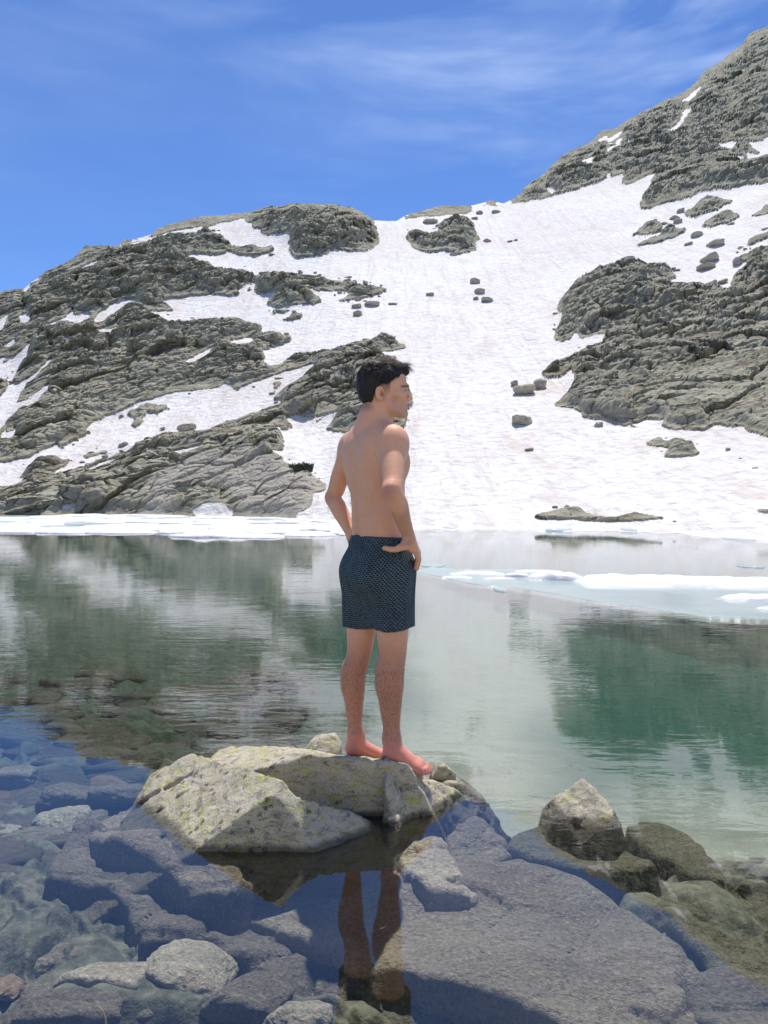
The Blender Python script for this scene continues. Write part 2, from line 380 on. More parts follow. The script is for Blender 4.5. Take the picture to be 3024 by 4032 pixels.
MAT['ice_aqua'] = ice_material('ice_aqua', (.56, .66, .65), .35, bmp=.01)
_t = MAT['ice_aqua'].node_tree; _b = [n for n in _t.nodes if n.type == 'BSDF_PRINCIPLED'][0]; _o = [n for n in _t.nodes if n.type == 'OUTPUT_MATERIAL'][0]
_x = _t.nodes.new('ShaderNodeMixShader'); _x.inputs[0].default_value = .5; _r = _t.nodes.new('ShaderNodeBsdfTransparent')
_t.links.new(_b.outputs[0], _x.inputs[1]); _t.links.new(_r.outputs[0], _x.inputs[2]); _t.links.new(_x.outputs[0], _o.inputs[0])
MAT['ice_mound'] = ice_material('ice_mound', (.70, .695, .69), .75, bmp=.06, sc=5)

t = NT('alpine_plant'); t.pbr((.05, .07, .03), .8); MAT['plant'] = t.m
t = NT('purple_petal'); t.pbr((.35, .12, .5), .7); MAT['petal'] = t.m
t = NT('straw'); t.pbr((.55, .48, .22), .8); MAT['straw'] = t.m
# ------------------------------------------------------------------ terrain, traced outlines
T = {1: (0, 750, .4822), 2: (800, 750, .4822), 3: (0, 1400, .4822), 4: (750, 1400, .4521), 5: (1500, 700, .4822), 6: (2224, 100, .4822), 7: (2224, 800, .4822), 8: (1900, 1300, .6775), 0: (0, 0, 1)}
def tp(t, pts): x, y, s = T[t]; return [(x + a * s, y + b * s) for a, b in pts]
SKY = [(-900, 1620), (-300, 1290), (0, 1162), (87, 1143), (121, 1112), (193, 1071), (289, 1020), (338, 981), (400, 977), (463, 979), (487, 950), (520, 948), (598, 924), (617, 904), (704, 875), (800, 858), (882, 849), (993, 837), (1056, 820), (1138, 813), (1306, 810), (1379, 820), (1456, 856), (1464, 869), (1523, 872), (1563, 871), (1596, 849), (1649, 837), (1717, 818), (1789, 816), (1857, 811), (1934, 792), (1982, 803), (2035, 777), (2079, 736), (2127, 700), (2224, 611), (2335, 558), (2364, 520), (2427, 503), (2523, 447), (2610, 404), (2687, 370), (2740, 327), (2764, 293), (2851, 235), (2923, 177), (2947, 143), (3010, 110), (3060, 80), (3300, -60), (3900, -380)]
SHORE = [(-900, 2008), (0, 2022), (500, 2026), (1280, 2046), (1500, 2066), (1700, 2077), (2200, 2082), (2600, 2096), (3024, 2114), (3900, 2150)]
ROCKS = [
 ('', SKY[:10] + [(482, 984), (555, 967), (632, 943), (675, 940), (723, 933), (800, 914), (824, 909), (896, 897), (872, 914), (824, 926), (863, 931), (896, 943), (925, 965), (940, 972), (983, 962), (1017, 974), (1070, 969), (1089, 986), (1060, 1001), (1012, 1013), (945, 1010), (923, 1001), (896, 991), (887, 1006), (843, 1013), (791, 1013), (690, 1027), (723, 1039), (800, 1051), (819, 1063), (843, 1073), (916, 1063), (964, 1059), (993, 1083), (1041, 1087), (1070, 1085), (1138, 1087), (1210, 1090), (1263, 1087), (1306, 1107), (1427, 1119), (1499, 1131), (1533, 1145), (1494, 1165), (1427, 1179), (1345, 1194), (1326, 1184), (1369, 1165), (1369, 1153), (1282, 1153), (1215, 1150), (1258, 1174), (1277, 1184), (1234, 1203), (1162, 1213), (1099, 1215), (1036, 1201), (1070, 1174), (1089, 1162), (1031, 1167), (993, 1155), (1007, 1121), (959, 1131), (935, 1150), (969, 1162), (896, 1174), (872, 1170), (800, 1170), (767, 1174), (675, 1186), (632, 1194), (675, 1215), (690, 1232), (617, 1244), (564, 1251), (608, 1268), (675, 1276), (723, 1276), (767, 1261), (800, 1268), (887, 1271), (974, 1280), (1036, 1295), (1012, 1309), (1056, 1312), (1070, 1321), (1162, 1329), (1138, 1348), (1084, 1377), (1031, 1399), (1046, 1411), (1041, 1440), (1062, 1450), (1112, 1432), (1125, 1415), (1157, 1399), (1248, 1387), (1287, 1394), (1388, 1367), (1489, 1336), (1523, 1326), (1552, 1341), (1601, 1361), (1604, 1380), (1548, 1390), (1489, 1413), (1560, 1430), (1592, 1490), (1622, 1550), (1632, 1580), (1608, 1625), (1600, 1680), (1560, 1692), (1374, 1712), (1329, 1703), (1274, 1696), (1306, 1662), (1338, 1635), (1202, 1649), (1134, 1649), (1160, 1660), (1202, 1671), (1157, 1676), (1134, 1692), (1076, 1689), (1107, 1712), (1121, 1744), (1125, 1762), (1107, 1787), (1066, 1793), (1118, 1811), (1121, 1825), (1175, 1836), (1211, 1852), (1247, 1879), (1283, 1902), (1286, 1933), (1229, 1952), (1236, 1979), (1225, 2006), (1175, 2033), (1160, 2080), (-900, 2080)]),
 ('', [(463, 1000), (463, 979)] + SKY[10:24] + [(1490, 909), (1499, 962), (1451, 991), (1403, 1003), (1306, 997), (1292, 1015), (1166, 1022), (1138, 1001), (1133, 962), (1142, 933), (1065, 933), (1017, 924), (1027, 904), (983, 904), (993, 887), (964, 880), (964, 861), (872, 883), (800, 907), (791, 899), (675, 919), (612, 936), (511, 967), (470, 981)]),
 ('ridge', tp(5, [(60, 365), (130, 352), (200, 300), (310, 275), (450, 235), (600, 230), (740, 220), (900, 180), (1000, 200), (1035, 240), (900, 240), (740, 250), (770, 265), (700, 300), (600, 310), (480, 318), (250, 340), (130, 357)])),
 ('', tp(0, [(1982, 812)] + SKY[32:] + [(3900, 600), (3024, 724), (2947, 732), (2851, 756), (2754, 780), (2687, 797), (2595, 814), (2537, 832), (2513, 818), (2518, 790), (2557, 741), (2576, 703), (2523, 717), (2465, 734), (2436, 727), (2455, 693), (2390, 710), (2378, 717), (2340, 727), (2224, 765), (2175, 780), (2103, 796), (2030, 802)])),
 ('', [(2224, 1166), (2253, 1138), (2287, 1109), (2311, 1089), (2369, 1065), (2431, 1046), (2518, 1027), (2513, 1044), (2562, 1044), (2639, 1053), (2668, 1089), (2639, 1111), (2581, 1113), (2643, 1128), (2668, 1142), (2706, 1128), (2759, 1135), (2827, 1142), (2856, 1159), (2882, 1154), (2875, 1118), (2889, 1099), (2880, 1084), (2928, 1075), (2938, 1056), (2952, 1036), (2914, 1044), (2882, 1029), (2894, 1012), (2933, 998), (2996, 993), (3024, 986), (3900, 800), (3900, 1900), (3024, 1728), (2957, 1710), (2916, 1690), (2862, 1693), (2828, 1679), (2767, 1706), (2645, 1706), (2598, 1686), (2618, 1666), (2544, 1666), (2456, 1688), (2367, 1659), (2293, 1652), (2286, 1632), (2239, 1615), (2191, 1613), (2185, 1591), (2239, 1544), (2262, 1496), (2252, 1463), (2218, 1486), (2157, 1493), (2127, 1473), (2171, 1429), (2252, 1395), (2320, 1378), (2367, 1361), (2381, 1337), (2279, 1347), (2266, 1320), (2252, 1341), (2209, 1358), (2182, 1346), (2180, 1308), (2216, 1245), (2190, 1233), (2194, 1201), (2218, 1173)]),
 ('o1', tp(5, [(195, 480), (240, 440), (320, 420), (345, 440), (330, 460), (400, 470), (440, 480), (470, 430), (415, 410), (450, 385), (560, 375), (570, 345), (640, 325), (700, 330), (770, 380), (775, 450), (815, 495), (800, 530), (770, 550), (800, 600), (640, 640), (600, 625), (500, 610), (430, 620), (330, 610), (250, 580), (240, 540), (200, 520)])),
 ('o2', tp(7, [(960, 100), (1000, 50), (1090, 10), (1160, -35), (1240, -30), (1390, -28), (1380, 0), (1290, 40), (1260, 70), (1100, 120), (1000, 125)])),
 ('o3', tp(7, [(1085, 215), (1140, 155), (1280, 90), (1350, 65), (1430, 85), (1440, 120), (1330, 170), (1200, 210)])),
 ('o4', tp(7, [(505, 300), (600, 210), (720, 150), (800, 140), (790, 170), (810, 210), (760, 250), (650, 275), (600, 265)])),
 ('o5', tp(7, [(555, 360), (620, 315), (740, 270), (800, 240), (820, 190), (880, 190), (890, 210), (980, 200), (1030, 215), (900, 290), (750, 335), (620, 360)])),
 ('o6', tp(7, [(1390, 385), (1420, 350), (1475, 340), (1500, 280), (1659, 230), (2400, 40), (2400, 150), (1659, 290), (1560, 330), (1440, 380)])),
 ('o7', tp(7, [(1505, 100), (1600, 50), (1659, 10), (2400, -200), (2400, -60), (1659, 95), (1530, 125)])),
 ('o8', tp(8, [(930, 660), (1030, 620), (1060, 650), (1225, 655), (1250, 700), (1285, 710), (1230, 745), (1060, 750), (1030, 740), (1080, 695), (960, 685)])),
 ('o9', tp(8, [(250, 1095), (330, 1070), (440, 1045), (480, 1040), (570, 1040), (600, 1060), (660, 1080), (760, 1085), (885, 1060), (960, 1075), (1040, 1085), (1100, 1110), (860, 1117), (620, 1108), (400, 1105)])),
 ('o10', tp(8, [(1580, 1060), (1600, 1040), (1659, 1042), (1900, 1050), (1900, 1090), (1659, 1075)])),
 ('o11', tp(2, [(490, 935), (560, 880), (600, 855), (750, 850), (860, 850), (1000, 900), (900, 940), (750, 955), (620, 955)])),
 ('o12', tp(2, [(520, 975), (780, 965), (740, 990), (590, 1020)])),
 ('o13', tp(2, [(540, 1055), (690, 1030), (760, 990), (830, 1000), (820, 1030), (700, 1075)])),
]
SNOW = [
 [(-900, 1700), (-900, 1450), (0, 1420), (58, 1410), (116, 1377), (96, 1430), (150, 1400), (96, 1429), (63, 1463), (46, 1496), (53, 1516), (130, 1492), (207, 1429), (207, 1437), (140, 1500), (87, 1535), (53, 1593), (106, 1583), (150, 1559), (203, 1535), (130, 1603), (72, 1607), (24, 1656), (0, 1694), (-300, 1800)],
 [(1252, 1454), (1225, 1445), (1125, 1468), (1057, 1497), (1003, 1511), (931, 1536), (890, 1520), (849, 1536), (750, 1545), (675, 1561), (612, 1578), (521, 1607), (463, 1636), (415, 1651), (371, 1663), (338, 1692), (381, 1692), (309, 1733), (212, 1781), (231, 1752), (116, 1810), (0, 1824), (-900, 1900), (-900, 1980), (0, 1918), (72, 1918), (96, 1897), (63, 1897), (96, 1848), (169, 1824), (289, 1800), (265, 1830), (241, 1848), (212, 1882), (289, 1868), (338, 1848), (357, 1863), (463, 1820), (511, 1781), (579, 1742), (690, 1718), (800, 1694), (750, 1712), (895, 1671), (931, 1653), (1021, 1631), (1112, 1603), (1107, 1581), (1062, 1576), (1112, 1540), (1202, 1490)],
 tp(1, [(760, 1125), (800, 1050), (940, 955), (1080, 930), (1180, 955), (1000, 985), (880, 1060)]),
 tp(3, [(0, 700), (50, 660), (140, 645), (90, 700)]), tp(3, [(255, 710), (330, 670), (310, 700)]), tp(3, [(0, 690), (10, 660), (65, 612), (30, 665)]),
 tp(1, [(185, 820), (340, 745), (330, 780), (210, 850)]), tp(1, [(140, 930), (215, 880), (160, 940)]), tp(1, [(160, 1075), (210, 1055), (245, 1080), (240, 1110), (180, 1140)]),
 tp(1, [(-300, 1200), (0, 1105), (75, 1055), (40, 1100), (10, 1170), (-300, 1300)]), tp(1, [(470, 785), (600, 700), (700, 650), (850, 600), (840, 620), (700, 680), (600, 740), (520, 770)]),
 tp(1, [(955, 740), (1020, 690), (1090, 660), (1060, 690)]), tp(1, [(595, 825), (640, 790), (620, 815)]), tp(1, [(0, 1300), (30, 1290), (130, 1245), (120, 1275), (80, 1305)]),
 tp(1, [(360, 1160), (440, 1130), (550, 1080), (610, 1010), (590, 1080), (690, 1040), (745, 1060), (620, 1120), (590, 1100), (480, 1125), (410, 1170)]),
 tp(1, [(790, 1180), (860, 1145), (850, 1180), (970, 1150), (930, 1190), (850, 1225), (790, 1225)]), tp(1, [(520, 1300), (590, 1245), (570, 1290)]), tp(1, [(480, 1360), (540, 1320), (520, 1345)]),
 tp(1, [(375, 1290), (440, 1255), (420, 1280)]), tp(1, [(1420, 770), (1490, 745), (1460, 765)]), tp(2, [(220, 1280), (400, 1230), (380, 1300), (230, 1300)]), tp(1, [(375, 1350), (440, 1310), (420, 1330)]),
 [(728, 1450), (800, 1410), (848, 1385), (852, 1395), (815, 1420), (760, 1445)], tp(3, [(1340, 830), (1640, 785), (1659, 790), (1550, 820), (1540, 835)]), tp(3, [(500, 1280), (520, 1250), (640, 1235), (590, 1270)]),
 tp(4, [(30, 1370), (120, 1330), (270, 1325), (360, 1375), (350, 1400), (60, 1395)]), tp(4, [(840, 555), (1000, 556), (900, 600), (850, 590)]),
 tp(6, [(950, 660), (1000, 600), (1100, 510), (1110, 515), (1050, 600), (1010, 640)]), tp(6, [(965, 740), (1030, 700), (1000, 760), (975, 780), (930, 870), (870, 915), (830, 920), (870, 880), (960, 790)]),
 tp(6, [(265, 950), (340, 905), (350, 915), (290, 955)]), tp(6, [(340, 950), (470, 865), (440, 915), (380, 950)]), tp(6, [(340, 980), (400, 980), (475, 940), (450, 970), (370, 985)]), tp(6, [(330, 1060), (380, 1020), (460, 980), (430, 1030), (340, 1065)]),
 tp(6, [(480, 1005), (550, 960), (520, 1000)]), tp(6, [(135, 1140), (230, 1105), (200, 1180), (165, 1185), (190, 1145)]), tp(6, [(1235, 1020), (1300, 1005), (1415, 993), (1380, 1025), (1340, 1050), (1280, 1045)]),
 tp(6, [(1490, 985), (1570, 975), (1659, 930), (2400, 800), (2400, 900), (1659, 1045), (1610, 1050), (1520, 1010)]), tp(6, [(1470, 1090), (1659, 1065), (2200, 1000), (1659, 1110), (1500, 1115)]), tp(6, [(1310, 1130), (1400, 1115), (1470, 1115), (1440, 1130)]),
 tp(6, [(1095, 925), (1150, 905), (1130, 925)]), tp(6, [(320, 1280), (350, 1235), (380, 1205), (365, 1250)]), tp(5, [(1350, 85), (1430, 105), (1400, 140), (1370, 120)]), tp(7, [(1500, 900), (1659, 885), (1600, 910)]),
]
ISLES = [tp(3, [(-60, 200), (75, 200), (70, 250), (0, 340), (-60, 350)]), tp(3, [(670, 830), (720, 790), (940, 765), (860, 810), (700, 850)]), tp(3, [(650, 900), (820, 850), (1000, 800), (1050, 830), (820, 880), (720, 930)]),
 tp(3, [(1045, 575), (1100, 530), (1060, 500), (950, 520), (1100, 450), (1200, 400), (1390, 400), (1340, 460), (1200, 470), (1170, 520), (1200, 540), (1110, 595)]), tp(3, [(1230, 530), (1260, 490), (1330, 485)]), tp(4, [(700, 310), (720, 235), (770, 230), (790, 250), (750, 310)])]
MU0, MV0, MS = -900, -420, 2.0
mw, mh = int(4800 / MS), int(2620 / MS)
def raster(poly):
    P = (np.array(poly, float) - (MU0, MV0)) / MS
    y0 = max(int(P[:, 1].min()) - 1, 0); y1 = min(int(P[:, 1].max()) + 2, mh); x0 = max(int(P[:, 0].min()) - 1, 0); x1 = min(int(P[:, 0].max()) + 2, mw)
    if y1 <= y0 or x1 <= x0: return None
    xs = np.arange(x0, x1) + .5; ys = np.arange(y0, y1) + .5
    ins = np.zeros((len(ys), len(xs)), bool)
    Q = np.roll(P, -1, 0)
    for (ax, ay), (bx, by) in zip(P, Q):
        if ay == by: continue
        c = ((ay > ys) != (by > ys)); xc = ax + (ys - ay) * (bx - ax) / (by - ay)
        ins ^= c[:, None] & (xs[None, :] < xc[:, None])
    return (slice(y0, y1), slice(x0, x1)), ins
mask = np.zeros((mh, mw), np.float32); ident = np.zeros((mh, mw), np.int8); names = ['']
for nm, poly in ROCKS:
    r = raster(poly)
    if r is None: continue
    mask[r[0]][r[1]] = 1
    if nm:
        names.append(nm); ident[r[0]][r[1]] = len(names) - 1
for poly in SNOW:
    r = raster(poly)
    if r: mask[r[0]][r[1]] = 0
for poly in ISLES:
    r = raster(poly)
    if r: mask[r[0]][r[1]] = 1
def sum_mask(polys):
    m_ = np.zeros((mh, mw), np.float32)
    for q_ in polys:
        r = raster(q_)
        if r: m_[r[0]][r[1]] = 1
    return m_
def blur(a, n):
    n = int(n)
    for ax in (0, 1):
        p = np.pad(a, [(n + 1, n) if k == ax else (0, 0) for k in (0, 1)], mode='edge')
        c = np.cumsum(p, ax, dtype=np.float64)
        a = (np.take(c, range(2 * n + 1, c.shape[ax]), ax) - np.take(c, range(0, c.shape[ax] - 2 * n - 1), ax)) / (2 * n + 1)
    return a.astype(np.float32)
_d = blur(mask, 2); mask[(_d < .88)] = 0
soft1 = blur(mask, 2); soft2 = blur(blur(mask, 8), 8); soft3 = blur(blur(mask, 28), 28)
def samp(a, u, v, near=False):
    x = np.clip((u - MU0) / MS - .5, 0, mw - 1.001); y = np.clip((v - MV0) / MS - .5, 0, mh - 1.001)
    if near: return a[np.round(y).astype(int), np.round(x).astype(int)]
    i = x.astype(int); j = y.astype(int); fx = x - i; fy = y - j
    return (a[j, i] * (1 - fx) + a[j, i + 1] * fx) * (1 - fy) + (a[j + 1, i] * (1 - fx) + a[j + 1, i + 1] * fx) * fy

sky_x, sky_y = np.array(SKY, float).T; sh_x, sh_y = np.array(SHORE, float).T
_su = np.arange(-1500, 4600, 10.0); _sk = np.interp(_su, sky_x, sky_y); _kr = np.exp(-(np.arange(-60, 61) * 10 / 190.0) ** 2); _kr /= _kr.sum()
_sm = np.convolve(np.pad(_sk, 60, mode='edge'), _kr, 'valid')
def sky_s(u): return np.interp(u, _su, _sm)
def sky_v(u): return np.interp(u, sky_x, sky_y)
_sh = np.convolve(np.pad(np.interp(_su, sh_x, sh_y), 60, mode='edge'), _kr, 'valid')
def shore_v(u): return np.interp(u, _su, _sh)
def horizon_v(u):
    return 1970 + (u - 1512) * math.tan(ROLL)
def shore_D(u):
    r = ray(u, shore_v(u)); return -CAM_Z / r[..., 2]
DK_X = [-900, 0, 460, 800, 1300, 1520, 1750, 2000, 2300, 2700, 3024, 3900]; DK_Y = [125, 150, 165, 185, 185, 190, 205, 215, 250, 300, 350, 430]
_dk = np.interp(_su, DK_X, DK_Y); DK_S = np.convolve(np.pad(_dk, 60, mode='edge'), _kr, 'valid')
def terrain_D(u, v):
    Ds = shore_D(u); Dk = np.interp(u, _su, DK_S)
    t = np.clip((shore_v(u) - v) / (shore_v(u) - sky_s(u)), 0, 1.25)
    # steep knoll by the left shore, snow ramp easing in at the foot on the right
    t2 = t - .035 * sstep(0, .22, t) * (1 - sstep(.22, .3, t)) * sstep(400, 560, u) * (1 - sstep(1150, 1280, u))
    return Ds * (Dk / Ds) ** t2
nu_ = np.concatenate([np.arange(-900, -120, 20), np.arange(-120, 3144, 4.0), np.arange(3144, 3900, 20)])
NR = 560
tt = np.linspace(0, 1, NR)
U = np.repeat(nu_[None, :], NR, 0)
# photo rows between the shore and the skyline, with a jagged skyline
jag = fbm(np.stack([nu_ / 55, nu_ * 0, nu_ * 0], -1), 5, 3, .6) * 11 * samp(soft2, nu_, sky_v(nu_) + 22)
VT = sky_v(nu_) - jag - 1.0
V = shore_v(nu_)[None, :] + (VT - shore_v(nu_))[None, :] * tt[:, None]
D = terrain_D(U, V)
P = at(U, V, D)
# ragged rock edges
wq = P / 2.6
wu = fbm(wq, 5, 11, .65) * 11; wv = fbm(wq, 5, 31, .65) * 6
VM = np.maximum(V + wv, sky_v(U) + 14)
m1 = samp(soft1, U + wu, VM); m2 = samp(soft2, U + wu, VM + 6); m3 = samp(soft3, U, V)
nz = fbm(P / np.array([3.2, 3.2, 1.6]), 4, 51, .6)
nz2 = fbm(P / np.array([.9, .9, .5]), 3, 57, .6)
rockness = m1 + (m2 - .5) * .15 + (nz * .45 + nz2 * .42) * sstep(.02, .2, m2) * (1 - sstep(.8, .98, m2))
lim = .53
isrock = rockness > lim
idn = samp(ident, U + wu, V + wv, True)
inner = sstep(.55, 1.0, m2); hump = sstep(.35, 1.0, m3)
# relief of the rock: big ledges, blocks, cracks
st = math.radians(26); ca, sa = math.cos(st), math.sin(st)
def strata(P, sc):
    a = P[..., 0] * ca + P[..., 2] * sa; b = -P[..., 0] * sa + P[..., 2] * ca
    return np.stack([a / (sc * 1.9), P[..., 1] / (sc * 1.6), b / (sc * .75)], -1)
fl = isrock | (m2 > .02)
Pf = P[fl]; Df = D[fl]; szf = np.clip(Df / 110, .55, 2.4)
warp = np.stack([fbm(Pf / 6, 3, 61), fbm(Pf / 6, 3, 62), fbm(Pf / 6, 3, 63)], -1) * 1.6
A1, B1, R1, T1 = worley(strata((Pf + warp), 5.2), 1)
A2, B2, R2, T2 = worley(strata((Pf + warp * .6), 1.9), 2)
A3, B3, R3, T3 = worley(strata((Pf + warp * .3), .72), 3)
edge1 = sstep(0, .16, B1 - A1); edge2 = sstep(0, .2, B2 - A2); edge3 = sstep(0, .22, B3 - A3)
knoll = blur(sum_mask([[(560, 2040), (600, 1900), (760, 1830), (950, 1790), (1121, 1822), (1260, 1890), (1290, 1935), (1230, 1960), (1225, 2006), (1175, 2045), (960, 2040), (930, 1990), (900, 1930), (820, 1900), (700, 1930), (640, 2045)]]), 9)
kn = samp(knoll, U[fl], V[fl]); rough = .45 + .85 * sstep(-.25, .3, fbm(Pf / 17, 3, 77)); rough = rough * (1 - .72 * kn)
T2 = T2 * rough; T3 = T3 * rough; R2 = R2 * rough; T1 = T1 * (1 - .6 * kn)
hb = (R1 * .8 + T1 * 1.6 - (1 - edge1) * .5) + (R2 * .3 + T2 * .95 - (1 - edge2) * .34) + (R3 * .12 + T3 * .42 - (1 - edge3) * .18)
hb = hb + fbm(Pf / 11, 4, 71) * 1.8 + fbm(Pf / .9, 3, 74) * .12
disp = np.zeros(P.shape[:2]); disp[fl] = hb; pale = np.zeros(P.shape[:2], np.float32); pale[fl] = kn
smo = fbm(P / 14, 3, 81) * .5
rise = sstep(lim - .04, lim + .2, rockness)
amp = np.clip(D / 100, .45, 1.6)
rk = hump * 1.3 * amp + rise * (.3 + .35 * inner) * amp + rise * (disp * .85 + .1) * (.2 + .8 * inner) * np.clip(amp, .5, 1.15)
snowh = smo * (1 - rise) * .6 + fbm(P / np.array([2.2, 1.4, 1.8]), 3, 85) * .09 * (1 - rise)
fade = sstep(0, .03, tt)[:, None] * (1 - .75 * sstep(.94, 1.0, tt))[:, None]
rd = ray(U, V); rd = rd / np.linalg.norm(rd, axis=-1, keepdims=True)
nd = -rd * .78 + np.array([0, 0, .5]); nd /= np.linalg.norm(nd, axis=-1, keepdims=True)
P = P + nd * (rk * (.15 + .85 * fade))[..., None] + np.array([0, 0, 1.0]) * (snowh * fade)[..., None]
# rows below the water line in front, rows falling away behind the crest
front = []
for k, (dd, dz) in enumerate(((-9, -6), (-3, -1.4), (-.6, -.25))):
    q = P[0].copy(); q[:, 1] += dd; q[:, 2] = dz; front.append(q)
back = []
for f_, dz in ((1.04, -1.5), (1.12, -9), (1.35, -45), (1.9, -160), (2.4, -320)):
    q = P[-1] * np.array([f_, f_, 1]); q[:, 2] = P[-1][:, 2] + dz; q[:, 2] = np.maximum(q[:, 2], -8); back.append(q)
PP = np.concatenate([np.array(front), P, np.array(back)])
rr = np.concatenate([np.repeat(isrock[:1], 3, 0), isrock, np.repeat(isrock[-1:], 5, 0)])
pp_ = np.concatenate([np.repeat(pale[:1], 3, 0), pale, np.repeat(pale[-1:], 5, 0)]).ravel()
ii = np.concatenate([np.repeat(idn[:1], 3, 0), idn, np.repeat(idn[-1:], 5, 0)])
nr, nc = PP.shape[:2]
verts = PP.reshape(-1, 3); faces = grid_faces(nr, nc)
fr = rr.ravel()[faces].sum(1) >= 2
fi = ii.ravel()[faces].max(1) * fr
fx = verts[faces].mean(1)
side = fx[:, 0] / fx[:, 1] > .05
def terrain_part(name, sel, mat, smooth):
    v, f, at_ = compact(verts, faces[sel], {'pale': pp_}); return mesh_obj(name, v, f, MAT[mat], smooth=smooth, attrs=at_)
tag(terrain_part('snow_field', ~fr, 'snow', True), kind='structure')
tag(terrain_part('rocky_hillside', fr & (fi == 0) & ~side, 'far_rock', False), kind='structure')
tag(terrain_part('mountain', fr & (fi == 0) & side, 'far_rock', False), kind='structure')
OUT = {'ridge': 'low jagged rock ridge on the skyline saddle above the snow slope', 'o1': 'large broken rock outcrop alone in the snow just below the saddle', 'o2': 'double humped outcrop in the snow directly under the right mountain cliff', 'o3': 'smooth tan whaleback outcrop below the double humped one',
 'o4': 'upper of two slanting outcrops at the left of the upper right snow', 'o5': 'long slanting outcrop just below another slanting one in the upper right snow', 'o6': 'long low rock slab in the snow at the right edge above the big cliff', 'o7': 'dark outcrop at the right edge high under the mountain face',
 'o8': 'ragged rubble outcrop in the snow below the big right cliff', 'o9': 'long low strip of rocks in snow at the far lake shore', 'o10': 'low rocks in the shore snow at the right edge', 'o11': 'broad flat rock patch at the edge of the snow bay on the left hill', 'o12': 'thin rock ledge in snow under the broad flat rock patch', 'o13': 'lowest of the flat rock ledges in the snow right of the left hill'}
for k, nm in enumerate(names):
    if k and (fi == k).any():
        o = terrain_part('rock_outcrop', fi == k, 'far_rock', False); tag(o, OUT[nm], 'rock outcrop')

# ground below everything, reaching the horizon
g = np.linspace(-1, 1, 41); gx = np.sign(g) * np.abs(g) ** 2 * 3500
GX, GY = np.meshgrid(gx, gx); gv = np.stack([GX, GY, np.full(GX.shape, -9.0)], -1)
tag(mesh_obj('ground', gv.reshape(-1, 3), grid_faces(41, 41), MAT['far_rock']), kind='structure')
# the shore the photographer stands on and an added snow slope, behind the camera
sv = []
for y, z in ((1.2, -.75), (.3, -.25), (-.6, .1), (-1.5, .35), (-3, .8), (-12, 5), (-40, 18), (-120, 50)):
    for x in np.linspace(-1, 1, 61): 
        X = x * (14 + abs(y) * 1.6); sv.append((X, y - .02 * X * X * (y > -1), z + .18 * vnoise(np.array([X, y, 3.]) * .9)))
tag(mesh_obj('rocky_shore', sv[:61 * 4], grid_faces(4, 61), MAT['bed_slab']), kind='structure')
tag(mesh_obj('fill_snow_slope', sv[61 * 3:], grid_faces(5, 61), MAT['snow']), kind='structure')  # unseen snow, added to bounce fill light onto the man's back

# ------------------------------------------------------------------ lake bed and water
def bed_z(x, y):
    # lies where the refracted bottom appears to lie: deep water looks shallow at a low angle
    d = (.33 + .2 * sstep(2.6, 5, y) + .12 * sstep(.02, .35, x / np.maximum(y, 1)) * sstep(4.3, 7, y)) * (1 - .72 * sstep(5.5, 15, y))
    d = d - .10 * np.exp(-((x + .9) ** 2 + (y - 3.3) ** 2) / .6) - .04 * sstep(.3, .8, x) * (1 - sstep(3.2, 4.2, y))
    return -d
bu = np.concatenate([np.arange(-900, -60, 30), np.arange(-60, 3084, 7.0), np.arange(3084, 3900, 30)])
bv = np.concatenate([[1992, 2000, 2012, 2026, 2044, 2066, 2090], np.arange(2110, 4500, 5.5), [4700, 5200, 6500, 9000]])
BU, BV = np.meshgrid(bu, bv[::-1])
q = on_z(BU, BV, -.5); q[..., 0] = np.where(np.abs(q[..., 0]) > 400, np.sign(q[..., 0]) * 400, q[..., 0])
X, Y = q[..., 0], np.minimum(q[..., 1], 110)
Z = bed_z(X, Y)
p2 = np.stack([X, Y, X * 0], -1); wz = np.stack([fbm(p2 * 2.2, 3, 5), fbm(p2 * 2.2, 3, 6), X * 0], -1) * .25
F1, F2, R1, T1 = worley((p2 + wz) * np.array([2.6, 3.4, 1]) + np.array([0, 0, .5]), 91)
G1, G2, R2, T2 = worley((p2 + wz) * np.array([7, 9, 1]) + np.array([0, 0, .5]), 92)
stony = 1 - sstep(-.15, .35, (X + .25) / np.maximum(Y, 1) * 2.2) * sstep(3.2, 4.2, Y)
stony = np.maximum(stony, .25)
Z = Z + (1 - .85 * sstep(5, 11, Y)) * stony * (sstep(0, .45, F2 - F1) * (R1 * .09 + .02) + T1 * .03 + sstep(0, .5, G2 - G1) * .035 * R2) + .02 * (1 - .7 * sstep(5, 11, Y)) * fbm(p2 * 1.3, 3, 8)
bedv = np.stack([X, Y, Z], -1)
